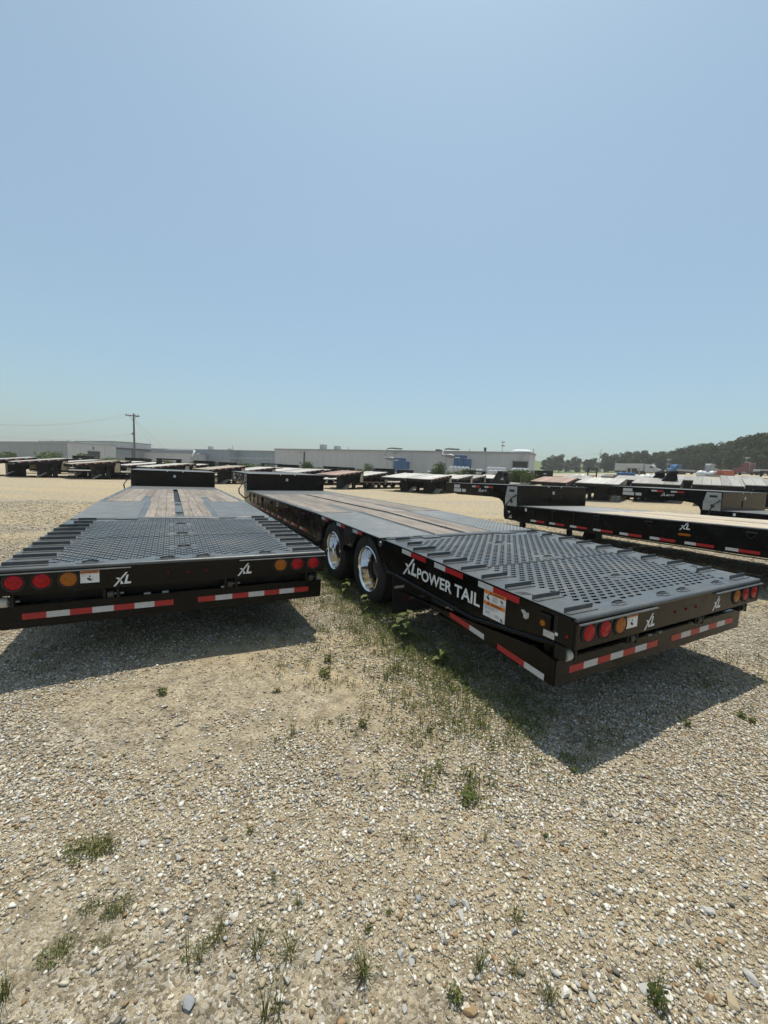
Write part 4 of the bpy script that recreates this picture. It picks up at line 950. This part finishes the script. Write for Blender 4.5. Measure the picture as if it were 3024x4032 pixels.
# blue-grey halls between
bC = building('blue_grey_hall', 'long blue grey hall with a lower grey annex and big arched duct', (-.5736*215-30*.867, 215+15), 90, 30, 8.0, sideb, 9)
cB = fu(bC, 590); cE = fu(bC, 815)
MB().box(cB, cE, -8, -.4, -1, 5.6).build('annex', sideg, bC); MB().box(cB-.3, cE+.3, -8.3, -.35, 5.6, 5.85).build('annex_roof', trimm, bC)
for f in (.05, .12): MB().box(cB+f*(cE-cB), cB+(f+.05)*(cE-cB), -8.06, -8.0, -.5, 3.2).build('dark_doorway', darkm, bC)
ca, cb_ = fu(bC, 700), fu(bC, 822); arch = [(ca, -6, 5.4), (ca, -6, 6.1), (ca+.8, -6, 6.8), (ca+2, -6, 7.1)] + [(cb_-2.6, -6.2, 7.1), (cb_-1.2, -6.6, 6.7), (cb_-.3, -7.4, 5.7), (cb_, -8.6, 4.4), (cb_, -8.8, .0)]
MB().tube(arch, .62, 12).build('arched_duct', ductm2, bC, smooth=True)
cc = fu(bC, 832); MB().tube([(cc+1.4, -8.6, 0), (cc+1.4, -8.6, 4.6), (cc+2.0, -8.4, 5.3), (cc+2.7, -8.2, 5.4)], .6, 10).build('stub_duct', ductm2, bC, smooth=True)
roof_unit(bC, fu(bC, 787), 6, 8.1, 2.0, 1.8); roof_unit(bC, fu(bC, 878), 4, 8.1, 1.8, .7)
for px in (636, 684): MB().tube([(fu(bC, px), -4, 5.6), (fu(bC, px), -4, 7.2)], .2, 8).build('vent_pipe', galv, bC)
bD = building('grey_blue_shed', 'grey blue metal shed between the arched duct and the long white plant', (-.4038*195, 195), 42, 25, 8.15, sideb, 16)
wall_light(bD, fu(bD, 968), 6); MB().tube([(x, -6, 4.2+x*.012) for x in (-2, 40)], .12, 6).build('pipe_rail', trimm, bD)
for k in range(7): MB().tube([(k*6.5, -6, -1), (k*6.5, -6, 4.6)], .09, 6).build('pipe_post', trimm, bD)
# long white plant
bE = building('plant_building', 'long white ribbed metal plant with rooftop vents and a dark door near one end', (-.2736*163, 163), 97.6, 9, 8.5, sidew, 13)
LE = 97.6
for px, w, h in ((1251, 2.2, 2.0), (1307, 2.0, 1.5)): roof_unit(bE, fu(bE, px), 3, 8.5, w, h)
MB().box(fu(bE, 1701), fu(bE, 1717), 2, 4, 8.4, 9.2).build('roof_vent', darkm, bE)
MB().box(fu(bE, 1893), fu(bE, 1899), 2, 3, 8.4, 9.9).build('roof_stack', darkm, bE)
MB().lathe([(9.6, 0), (9.55, 2.0), (9.2, 3.0), (8.4, 3.2)], 18, 'z', (fu(bE, 2032), 6, 0)).build('roof_dome', roofw, bE, smooth=True)
for px, z in ((1350, 9.6), (1832, 9.6), (2087, 9.8)): MB().tube([(fu(bE, px), 3, 8.4), (fu(bE, px), 3, z)], .10, 6).build('vent_pipe', trimm, bE)
u0, u1 = fu(bE, 2018), fu(bE, 2077); d_ = MB().box(u0, u1, -.06, -.01, -.5, 5.9).build('loading_door', darkm, bE)
MB().box(u0-.3, u0-.02, -.12, -.005, -.5, 6.1).box(u1+.02, u1+.3, -.12, -.005, -.5, 6.1).box(u0-.3, u1+.3, -.12, -.005, 5.95, 6.2).build('door_frame', trimm, d_)
wall_light(bE, (u0+u1)/2, 6.5); wall_light(bE, (u0+u1)/2+.5, 7.3); wall_light(bE, fu(bE, 1182), 7.0); wall_light(bE, fu(bE, 1555), 7.4)
MB().box(fu(bE, 1198)-.15, fu(bE, 1198)+.15, -.4, -.01, -1, 7.6).build('downpipe', darkm, bE)
def collector(px, top):
    u = fu(bE, px); b = bE.matrix_world if False else Matrix.Translation(bE.location) @ Matrix.Rotation(R(-30), 4, 'Z')
    p = b @ Vector((u, -7, 0)); t = empty('dust_collector', (p.x, p.y, hz(p.x, p.y)), (0, 0, R(-30))); z = t.location.z
    h = top - z
    MB().box(0, 2.9, -1.5, 1.5, 1.2, h).build('tower', bluem, t, bevel=.06); MB().box(2.91, 4.4, -1.3, 1.3, 1.2, h-1.0).build('tower', bluem, t, bevel=.06)
    MB().box(.3, 1.8, -1.52, -1.5, h-.9, h-.6).build('lettering_panel', whitet, t)
    for x in (.2, 2.6, 4.2):
        MB().box(x-.12, x+.12, -1.2, -.96, -.3, 1.2).build('leg', trimm, t)
    MB().tube([(0, 0, h-.35), (-.5, 0, h-.35), (-1.3, 0, h-.3), (-2.6, 0, h-.25), (-3.6, 0, h-.2)], [.22, .30, .62, .55, .3], 12).build('inlet_cone', ductm, t, smooth=True)
    MB().tube([(-3.6, 0, h-.2), (-4.1, .1, h-.05), (-4.35, .4, h+.5), (-4.35, 1.0, 7.6-z), (-4.3, 2.0, 8.9-z), (-3.9, 4.0, 9.1-z), (-1.6, 7.0, 9.1-z)], .28, 10).build('duct', ductm, t, smooth=True)
    for x in (-2.9, -1.1): MB().tube([(x, 0, -.3), (x, 0, h-.7)], .06, 6).build('duct_stand', trimm, t)
    tag(t, 'blue two step dust collector with silver duct over the plant roof', 'dust collector', 'blue dust collectors beside the plant')
collector(1597, at(1597, 1807, 133).z); collector(1824, at(1824, 1796, 122).z)

# ------------------------------------------------------------------ chain-link fence, weeds, wrapped stacks
def fence():
    t = empty('chain_link_fence', (0, 0, 0)); tag(t, 'low chain link fence with thin posts in front of the buildings', 'fence')
    pts = [at(px, 1830, y) for px, y in ((-60, 108), (420, 110), (900, 100), (1500, 92), (2090, 86))]
    post = MB().tube([(0, 0, -.3), (0, 0, 2.0)], .035, 6).mesh('post', trimm)
    for a, b in zip(pts[:-1], pts[1:]):
        n = int((b-a).length/4)
        for i in range(n):
            p = a.lerp(b, i/n); o = link('post', post, t); o.location = (p.x, p.y, hz(p.x, p.y))
        for z in (1.95, 1.35, .7, .1): MB().tube([(a.x, a.y, hz(a.x, a.y)+z), (b.x, b.y, hz(b.x, b.y)+z)], .018, 5).build('rail' if z > 1.9 else 'wire', trimm, t)
fence()
def bush_mesh(n, rx, ry, h, size): 
    mb = MB()
    for c in range(7):
        k = len(mb.v); r = random.uniform(.35, .6); leaves(mb, n//7, rx*r, ry*r, h*random.uniform(.55, 1), size, 0, 0, .9)
        dx, dy = random.uniform(-rx*.6, rx*.6), random.uniform(-ry*.6, ry*.6)
        for i in range(k, len(mb.v)): x, y, z = mb.v[i]; mb.v[i] = (x+dx, y+dy, z)
    return mb.mesh('foliage', bushm)
BUSH = [bush_mesh(900, 1.5, 1.0, 1.7, .22) for _ in range(4)]
stemm = MB().tube([(0, 0, -.1), (.05, .02, .5), (.02, .05, 1.0)], [.04, .03, .015], 6).mesh('stem', bark)
def bush(px, y, sx, sz):
    x = at(px, 1840, y).x; r = empty('weed_bush', (x, y, hz(x, y)), (0, 0, random.uniform(0, 6.28))); r.scale = (sx, sx, sz)
    link('foliage', random.choice(BUSH), r); link('stem', stemm, r)
    tag(r, 'scrubby green weed bush growing along the chain link fence', 'bush', 'weed bushes along the fence')
for px in range(180, 1500, 36):
    bush(px+random.uniform(-12, 12), random.uniform(62, 100), random.uniform(.9, 1.7), random.uniform(.7, 1.3))
for px, y, sx, sz in ((10, 95, 1.2, 1.4), (45, 92, 1.3, 1.5), (200, 70, 1.6, 1.5), (215, 76, 1.5, 1.6), (320, 70, 1.2, 1.6), (440, 66, 1.4, 1.3), (480, 64, 1.3, 1.2), (1210, 80, 1.1, 1.9), (1455, 76, 1.0, 1.9), (1730, 72, 1.4, 1.9), (1725, 70, .9, 2.2), (1830, 66, 1.6, 1.5), (1812, 64, 1.4, 1.3), (1850, 66, 1.3, 1.4), (2010, 60, 1.6, 1.4), (2040, 58, 1.7, 1.5), (2065, 60, 1.5, 1.2), (1985, 62, 1.2, 1.0), (2080, 56, 1.2, 1.0), (1700, 76, 1.2, 1.2), (1780, 72, 1.2, 1.1)): bush(px, y, sx, sz)
def wrapped(px0, px1, ytop, y, rows, nb):
    a, b = at(px0, ytop, y), at(px1, ytop, y); g = hz((a.x+b.x)/2, y); r = empty('wrapped_stack', (a.x, y, g)); w = (b.x-a.x)/nb; h = (a.z-g)/rows
    for i in range(nb):
        for j in range(rows): MB().box(i*w+.03, (i+1)*w-.03, 0, 2.4, j*h+.01, (j+1)*h-.03).build('bundle', wrapm, r, bevel=min(.25, h*.3), seg=3, smooth=True)
    tag(r, 'stack of goods in shiny white plastic wrap in front of the plant', 'wrapped stack', 'white wrapped stacks before the plant')
for a in ((1772, 1852, 1833, 88, 2, 5), (1858, 1906, 1843, 84, 2, 3), (1925, 1998, 1836, 90, 2, 4), (1684, 1762, 1850, 78, 2, 4), (2026, 2090, 1840, 74, 3, 3), (1932, 1990, 1847, 80, 2, 3)): wrapped(*a)

# ------------------------------------------------------------------ poles and wires
def utility_pole():
    b = at(531, 1830, 75); g = hz(b.x, b.y); top = at(526, 1628, 75); r = empty('utility_pole', (b.x, b.y, g)); tag(r, 'tall wooden utility pole with a single crossarm and guy wires', 'utility pole')
    dx = top.x-b.x; H = top.z-g
    MB().tube([(0, 0, -.5), (dx*.5, 0, H*.5), (dx, 0, H)], [.19, .165, .13], 12).build('shaft', polewood, r, smooth=True)
    arm = MB().prism([(-1.35, H-.30), (1.15, H-.42), (1.15, H-.62), (-1.35, H-.46)], 'y', -.30, -.12).build('crossarm', polewood, r); arm.location = (dx, 0, 0)
    for k, x in enumerate((-1.2, -.55, .45, 1.0)):
        MB().lathe([(0, 0), (0, .06), (.12, .075), (.2, .05), (.26, .03), (.26, 0)], 10, 'z', (dx+x, -.21, H-.44-.04*x)).build('insulator', trimm, arm).location = (-dx, 0, .06)
    for s in (-1, 1): MB().tube([(dx, -.2, H-1.3), (dx+s*.7, -.2, H-.5)], .035, 6).build('arm_brace', polewood, r)
    MB().box(dx-.35, dx-.1, -.2, .2, H*.62, H*.62+.35).build('bracket', trimm, r)
    for e in ((3.2, 6), (5.5, 9)): MB().tube([(dx, 0, H-1.0), (e[0], e[1], .0)], .014, 5).build('guy_wire', trimm, r)
    for k, (px, py) in enumerate(((0, 1668), (0, 1671), (0, 1712))):
        p = at(-60, py-1, 60); a = Vector((dx+(-1.2, .4, .0)[k], -.2, H-(.15, .2, 3.6)[k])); q = Vector((p.x-b.x, p.y-b.y, p.z-g))
        MB().tube([a.lerp(q, i/10)+Vector((0, 0, -.9*4*(i/10)*(1-i/10))) for i in range(11)], .018, 4).build('wire', trimm, r)
utility_pole()
def thin_pole(px, y, ytop, label, lamp, lean=0):
    top = at(px, ytop, y); g = hz(top.x, y); r = empty('light_pole' if lamp else 'power_pole', (top.x-lean, y, g)); H = top.z-g
    MB().tube([(0, 0, -1), (lean, 0, H)], [.16, .10], 8).build('shaft', trimm if lamp else polewood, r)
    if lamp:
        for z in (0, -1.6): MB().box(lean-.5, lean+.9, -.3, .3, H-.5+z, H+z).build('lamp_head', trimm, r, bevel=.1)
    else: MB().box(lean-1.2, lean+1.2, -.1, .1, H-3.2, H-3.0).build('crossarm', polewood, r)
    return tag(r, label, 'pole')
thin_pole(1980, 178, 1738, 'slender light pole with two lamp heads behind the plant roof', True)
p_ = thin_pole(916, 240, 1753, 'thin dark power pole rising behind the grey blue shed', False)
q_ = thin_pole(2368, 235, 1768, 'leaning wooden power pole by the overpass', False, 1.2)
def wires(o, ends, z):
    for (px, py, y) in ends:
        e = at(px, py, y)-o.location; a = Vector((0, 0, z)); MB().tube([a.lerp(e, i/8)+Vector((0, 0, -1.5*4*(i/8)*(1-i/8))) for i in range(9)], .035, 4).build('wire', trimm, o)
wires(p_, ((840, 1778, 240), (1000, 1782, 240)), at(916, 1765, 240).z-p_.location.z); wires(q_, ((2098, 1796, 250), (2470, 1790, 235)), at(2368, 1783, 235).z-q_.location.z)
p_ = thin_pole(2632, 150, 1808, 'pale light pole among the trucks', True)
p_ = thin_pole(2942, 140, 1800, 'pale light pole behind the red truck', True)

# ------------------------------------------------------------------ trucks and yard clutter
def truck(px, y, paintm, label, face, box=None):
    x = at(px, 1870, y).x; r = empty('semi_truck', (x, y, hz(x, y)), (0, 0, R(face)))
    MB().prism([(-2.2, .9), (-2.2, 3.3), (-1.9, 3.75), (-.2, 3.7), (.55, 3.0), (.75, 2.35), (.8, .9)], 'y', -1.15, 1.15).build('cab', paintm, r, bevel=.08, seg=2)
    hood = MB().prism([(.8, .75), (.8, 2.3), (2.3, 2.0), (2.6, 1.75), (2.65, .75)], 'y', -1.0, 1.0).build('hood', paintm, r, bevel=.1, seg=2)
    MB().box(2.655, 2.70, -.6, .6, .8, 1.7).build('grille', steel, hood)
    MB().prism([(.50, 3.0), (.70, 2.38), (.73, 2.40), (.53, 3.02)], 'y', -1.0, 1.0).build('windscreen', glassm, r)
    for s in (-1, 1):
        MB().prism([(-.5, 2.3), (-.5, 3.0), (.35, 2.95), (.6, 2.3)], 'y', *sorted((s*1.151, s*1.17))).build('side_window', glassm, r)
        MB().tube([(-2.35, s*.95, 1.0), (-2.35, s*.95, 4.0)], .09, 8).build('exhaust_stack', steel, r)
        for wx in (1.7, -3.3, -4.6):
            MB().lathe([(-.15, .25), (-.16, .45), (-.12, .5), (.12, .5), (.16, .45), (.15, .25), (.0, .22), (0, 0)], 16, 'y', (wx, s*.95, .5)).build('wheel', rubber, r, smooth=True)
        MB().box(-1.8, -.3, *sorted((s*.9, s*1.2)), .5, 1.0).build('fuel_tank', steel, r, bevel=.1)
    MB().box(-5.4, -2.2, -.45, .45, .7, 1.0).build('chassis', frame_m, r); MB().box(2.5, 2.8, -1.15, 1.15, .45, .8).build('bumper', steel, r)
    if box: MB().box(-13.5, -2.9, -1.28, 1.28, 1.2, box).build('van_body', truckwhite, r, bevel=.05); MB().box(-13, -3, -.6, .6, .75, 1.2).build('van_frame', frame_m, r)
    return tag(r, label, 'truck')
truck(2568, 150, truckwhite, 'white sleeper cab semi truck facing the blue one', -60, 3.9)
truck(2650, 148, truckblue, 'blue sleeper cab semi truck with its long hood', 200)
truck(2925, 125, truckred, 'dark red semi truck by the tall trees', 100)
truck(2800, 150, truckwhite, 'grey white truck parked between blue and red trucks', 20)
def van(px0, px1, ytop, y, m, label, name='box_trailer', ribs=6):
    a, b = at(px0, ytop, y), at(px1, ytop, y); g = hz((a.x+b.x)/2, y); r = empty(name, (a.x, y, g)); L, H = b.x-a.x, a.z-g
    MB().box(0, L, 0, 2.5, 1.1, H).build('body', m, r, bevel=.05)
    for i in range(ribs+1): MB().box(i*L/ribs-.06, i*L/ribs+.06, -.06, -.005, 1.1, H-.02).build('rib', trimm, r)
    MB().box(.2, L-.2, .4, 2.1, .6, 1.09).build('frame', frame_m, r)
    for x in (L*.15, L*.25, L*.85): MB().lathe([(-.12, .2), (-.13, .45), (.13, .45), (.12, .2), (0, 0)], 14, 'y', (x, .3, .45)).build('wheel', rubber, r, smooth=True)
    return tag(r, label, 'trailer')
van(2668, 2738, 1848, 146, galv, 'silver ribbed dump trailer beside the blue truck'); van(2742, 2782, 1852, 150, greyt, 'grey container trailer with slanted roof ribs'); van(2865, 2910, 1850, 140, whitet, 'pale box trailer next to the red truck')
van(2962, 2995, 1855, 130, galv, 'low silver trailer behind the red truck'); van(2995, 3040, 1848, 118, truckwhite, 'white box trailer at the foot of the tall trees')
def clutter(name, px, ybot, y, fn, label, cat, group=None):
    p = at(px, ybot, y); r = empty(name, (p.x, y, hz(p.x, y))); fn(r, y/1590); return tag(r, label, cat, group)
def f_blue(r, k):
    MB().box(-36*k, 36*k, -1.2, 1.2, -.3, 12*k).build('base', bluem, r)
    for i in range(3): MB().box((-22+22*i)*k-5*k, (-22+22*i)*k+7*k, -1.0, 1.0, 12*k, 22*k).build('cabinet', truckblue, r, bevel=.1)
clutter('blue_machine', 2462, 1880, 95, f_blue, 'bright blue low machine base with three raised cabinets', 'machine')
def f_canopy(r, k):
    MB().prism([(-24*k, -.5), (-17*k, 26*k), (24*k, 26*k), (24*k, -.5)], 'y', -.1, .1).build('back_sheet', darkm, r)
    for x in (-24, -8, 24): MB().box(x*k-.15, x*k+.15, -1.5, -1.2, -1, 26*k).build('post', trimm, r)
    MB().box(-24*k, 24*k, -1.6, .1, 26*k, 28*k).build('roof', greyt, r)
clutter('canopy_frame', 2483, 1860, 140, f_canopy, 'dark open canopy frame in front of the tree line', 'canopy')
def f_dome(r, k): 
    MB().lathe([(0, 16*k), (5*k, 14.5*k), (9*k, 9*k), (11*k, 3*k), (11.3*k, 0)], 18, 'z').build('cover', wrapm, r, smooth=True); MB().lathe([(-1.2, 0), (-1.2, 15*k), (0, 15.5*k), (0, 0)], 12, 'z').build('tank', greyt, r)
for px, yb, y in ((2505, 1876, 100), (2530, 1878, 100), (2553, 1874, 104), (2578, 1878, 100), (2272, 1858, 110), (2296, 1858, 112), (2376, 1868, 115)):
    clutter('domed_tank', px, yb, y, f_dome, 'small tank with domed white cover among the yard clutter', 'tank', 'white domed tanks')
def f_pipes(r, k):
    for j in range(3):
        for i in range(6-j): MB().tube([(-22*k, (i-3+j*.5)*.45, j*.38+.6), (22*k, (i-3+j*.5)*.45, j*.38+.6)], .2, 8).build('pipe', orangem, r)
    MB().box(-22*k, -18*k, -1.6, 1.6, -.5, .4).box(18*k, 22*k, -1.6, 1.6, -.5, .4).build('bearer', greyt, r)
clutter('pipe_bundle', 2850, 1880, 100, f_pipes, 'bundle of bright orange pipes lying on bearers', 'pipes')
def f_bags(r, k):
    for i in range(9):
        MB().lathe([(-.3, .9), (.4, 1.0), (.9, .7), (1.1, .2), (1.12, 0)], 10, 'z', (random.uniform(-38, 38)*k, random.uniform(-1, 1), random.uniform(0, .5))).build('bag', random.choice([wrapm, wrapm, greyt]), r, smooth=True)
clutter('bag_heap', 2785, 1868, 105, f_bags, 'heap of white and grey bags beside the orange pipes', 'bags')
def f_rack(r, k):
    for x in (-17*k, 17*k): MB().box(x-.08, x+.08, -.1, .1, -.5, 50*k).build('post', frame_m, r)
    for z in (8, 20, 32, 48): MB().box(-17*k, 17*k, -.08, .08, z*k, (z+2)*k).build('rail', frame_m, r)
clutter('steel_rack', 3010, 1895, 55, f_rack, 'black steel rack of four rails beside the parked trailers', 'rack'); clutter('steel_rack', 2330, 1882, 75, f_rack, 'tall thin steel rack near the domed tanks', 'rack'); clutter('steel_rack', 2078, 1868, 62, f_rack, 'dark steel rack standing by the plant door', 'rack')
def f_beam(r, k):
    MB().box(-25*k, 25*k, -.6, .6, -.5, 12*k).build('stack', greyt, r)
    for j in range(3): MB().box(-26*k, 26*k, -.7, .7, (12+4*j)*k, (14+4*j)*k).build('board', [frame_m, greyt, galv][j], r)
for px, yb, y, l in ((330, 1812, 120, 'shelved stack of dark boards before the warehouse door'), (2400, 1880, 80, 'low stack of grey boards near the blue machine'), (2200, 1872, 70, 'grey board stack behind reddish trailer deck'), (1560, 1850, 100, 'stack of boards behind the pale pickup truck'), (460, 1818, 115, 'grey block stack by the ribbed warehouse end')): clutter('board_stack', px, yb, y, f_beam, l, 'board stack')
def f_rust(r, k): MB().prism([(-30*k, 26*k), (-26*k, 29*k), (40*k, 8*k), (40*k, -.3), (-30*k, -.3)], 'y', -.8, .8).build('tipped_body', rustm, r); MB().box(-34*k, 44*k, -1, 1, -.6, 2*k).build('frame', frame_m, r)
clutter('orange_dump_body', 1208, 1848, 85, f_rust, 'orange red tipped dump body in front of the plant', 'dump body')
def f_wtruck(r, k): MB().prism([(-24*k, 0), (-24*k, 8*k), (-16*k, 20*k), (0, 20*k), (0, 6*k), (96*k, 6*k), (96*k, 0)], 'y', -1, 1).build('body', truckwhite, r, bevel=.1); MB().box(-22*k, 94*k, -.8, .8, -1.2, -.01).build('chassis', frame_m, r)
clutter('flat_truck', 1040, 1838, 88, f_wtruck, 'white truck with a long flat bed behind the weeds', 'truck')
def f_pick(r, k): MB().prism([(-17*k, 0), (-17*k, 7*k), (-13*k, 15*k), (2*k, 16*k), (3*k, 8*k), (16*k, 8*k), (16*k, 0)], 'y', -.9, .9).build('body', galv, r, bevel=.1); MB().prism([(-12*k, 8*k), (-10*k, 14*k), (0, 14.5*k), (0, 8*k)], 'y', -.92, -.905).build('window', glassm, r); MB().box(-15*k, 15*k, -.8, .8, -.8, -.01).build('chassis', frame_m, r)
clutter('pickup', 1545, 1852, 90, f_pick, 'pale pickup truck beside a blue dust collector', 'pickup')

# ------------------------------------------------------------------ trees, embankment, overpass
def crown_mesh(n, rx, h, size):
    mb = MB(); blobs = []
    for _ in range(28):
        z = random.uniform(.10, 1.0); w = math.sqrt(max(.05, 1-((z-.5)/.58)**2)); a = random.uniform(0, 6.28); q = random.random()**.5*w*.75
        blobs.append((Vector((rx*q*math.cos(a), rx*q*math.sin(a), h*z)), random.uniform(.22, .42)*rx))
    for _ in range(n):
        c, r = random.choice(blobs); d = Vector((random.gauss(0, 1), random.gauss(0, 1), random.gauss(0, 1))).normalized()*r*random.uniform(.6, 1.05); p = c+d*Vector((1, 1, .8)).length/1.6
        n_ = Vector((random.gauss(0, 1), random.gauss(0, 1), random.gauss(0, 1)+.5)).normalized(); u = n_.orthogonal().normalized(); v = n_.cross(u); s = size*random.uniform(.5, 1.3)
        mb.add([p-u*s, p-v*s*.6, p+u*s, p+v*s*.6], [(0, 1, 2, 3)])
    return mb.mesh('crown', treem)
CROWN = [crown_mesh(5200, 4.2, 11.5, .34) for _ in range(4)]
def trunk_mesh():
    mb = MB(); mb.tube([(0, 0, -.5), (.1, .05, 2.5), (-.1, .1, 5.5), (.1, 0, 9)], [.34, .27, .18, .06], 8)
    for k in range(6):
        a = k*1.1+random.random(); z = 2.8+k*.8; L = 2.6-.2*k; mb.tube([(0, 0, z), (math.cos(a)*L*.5, math.sin(a)*L*.5, z+.9), (math.cos(a)*L, math.sin(a)*L, z+2.0)], [.13, .09, .03], 6)
    return mb.mesh('trunk', bark, smooth=True)
TRUNK = [trunk_mesh() for _ in range(2)]
def tree(px, y, ytop, wid=1.0):
    top = at(px, ytop, y); g = hz(top.x, y); H = max(4, top.z-g); s = H/12.0
    r = empty('leafy_tree', (top.x, y, g), (0, 0, random.uniform(0, 6.28))); r.scale = (s*wid, s*wid, s)
    link('crown', random.choice(CROWN), r); link('trunk', random.choice(TRUNK), r); return r
for px, y, yt, w in ((2385, 250, 1786, .9), (2415, 262, 1790, .9), (2445, 255, 1788, 1.0), (2475, 250, 1783, 1.0), (2505, 244, 1780, 1.0), (2540, 238, 1779, 1.05), (2575, 232, 1784, 1.0), (2610, 226, 1782, 1.05), (2645, 220, 1778, 1.0), (2680, 214, 1770, 1.0), (2702, 208, 1760, 1.0), (2735, 202, 1757, 1.0), (2768, 196, 1753, 1.05), (2800, 190, 1752, 1.0), (2832, 184, 1748, 1.0), (2862, 178, 1750, 1.0), (2890, 172, 1742, 1.0), (2915, 164, 1727, 1.0), (2945, 158, 1720, 1.05), (2975, 152, 1722, 1.0), (3005, 148, 1714, 1.05), (3040, 146, 1716, 1.0),
                     (2460, 232, 1800, 1.2), (2335, 275, 1806, 1.2), (2310, 282, 1812, 1.2), (2400, 240, 1800, 1.2), (2510, 228, 1798, 1.2), (2610, 212, 1796, 1.2), (2705, 197, 1790, 1.2), (2800, 180, 1786, 1.2), (2890, 162, 1776, 1.2), (2970, 146, 1768, 1.1), (2560, 222, 1798, 1.2), (2660, 205, 1795, 1.2), (2750, 190, 1790, 1.2), (2850, 172, 1785, 1.2), (2930, 155, 1770, 1.1), (3010, 140, 1765, 1.1)):
    tag(tree(px, y, yt, w), 'dark green broadleaf tree in the dense tree line beyond the trucks', 'tree', 'trees of the tree line')
for px, y, yt, w in ((2178, 285, 1797, 1.3), (2205, 280, 1792, 1.0), (2150, 290, 1812, 1.3), (2270, 290, 1801, 1.2), (2232, 300, 1812, 1.2)):
    tag(tree(px, y, yt, w), 'rounded hazy tree standing before the grassy embankment', 'tree', 'trees before the embankment')
def embankment():
    mb = MB(); prof = []
    for i in range(25):
        px = 1900+i*22; y = 430; z = at(px, 1812+(px-2098)*.013+(3 if i % 3 else 0), y).z; x = at(px, 1830, y).x; z *= 1 if px < 2270 else .96
        prof.append((x, z))
    n = len(prof); v = [(x, 430, z) for x, z in prof] + [(x, 385, -2) for x, z in prof] + [(x, 480, z-.5) for x, z in prof] + [(x, 520, -2) for x, z in prof]
    f = [(i+n, i+1+n, i+1, i) for i in range(n-1)] + [(i, i+1, i+1+2*n, i+2*n) for i in range(n-1)] + [(i+2*n, i+1+2*n, i+1+3*n, i+3*n) for i in range(n-1)]
    o = mb.add(v, f).build('embankment', hillm); o['kind'] = 'structure'
embankment()
def overpass():
    a, b = at(2220, 1815, 360), at(2372, 1818, 360); r = empty('overpass', (a.x, 360, hz(a.x, 360))); z = a.z-r.location.z; L = b.x-a.x
    MB().box(0, L, -5, 5, z-2.0, z-.8).build('deck', concb, r); MB().box(0, L, -5.3, -5.01, z-1.3, z).build('parapet', concb, r)
    for i in range(4): MB().box(L*(.12+.26*i)-.6, L*(.12+.26*i)+.6, -4, 4, -1, z-2.001).build('pier', concb, r)
    tag(r, 'grey concrete overpass between the trees', 'overpass')
overpass()

# ------------------------------------------------------------------ hazy summer air
def haze():
    o = MB().box(-1000, 1000, -260, 1100, -6, 34).build('haze', paint); me = o.data; me.materials.clear()
    m = bpy.data.materials.new('summer_haze'); m.use_nodes = True; nt = m.node_tree; nt.nodes.remove(nt.nodes['Principled BSDF'])
    v = nt.nodes.new('ShaderNodeVolumePrincipled'); v.inputs['Color'].default_value = (.88, .86, .83, 1); v.inputs['Density'].default_value = .0005; v.inputs['Anisotropy'].default_value = .2
    nt.links.new(v.outputs[0], nt.nodes['Material Output'].inputs['Volume']); me.materials.append(m); o['kind'] = 'stuff'
    tag(o, 'thin pale summer haze in the air over the yard', 'haze')
haze()
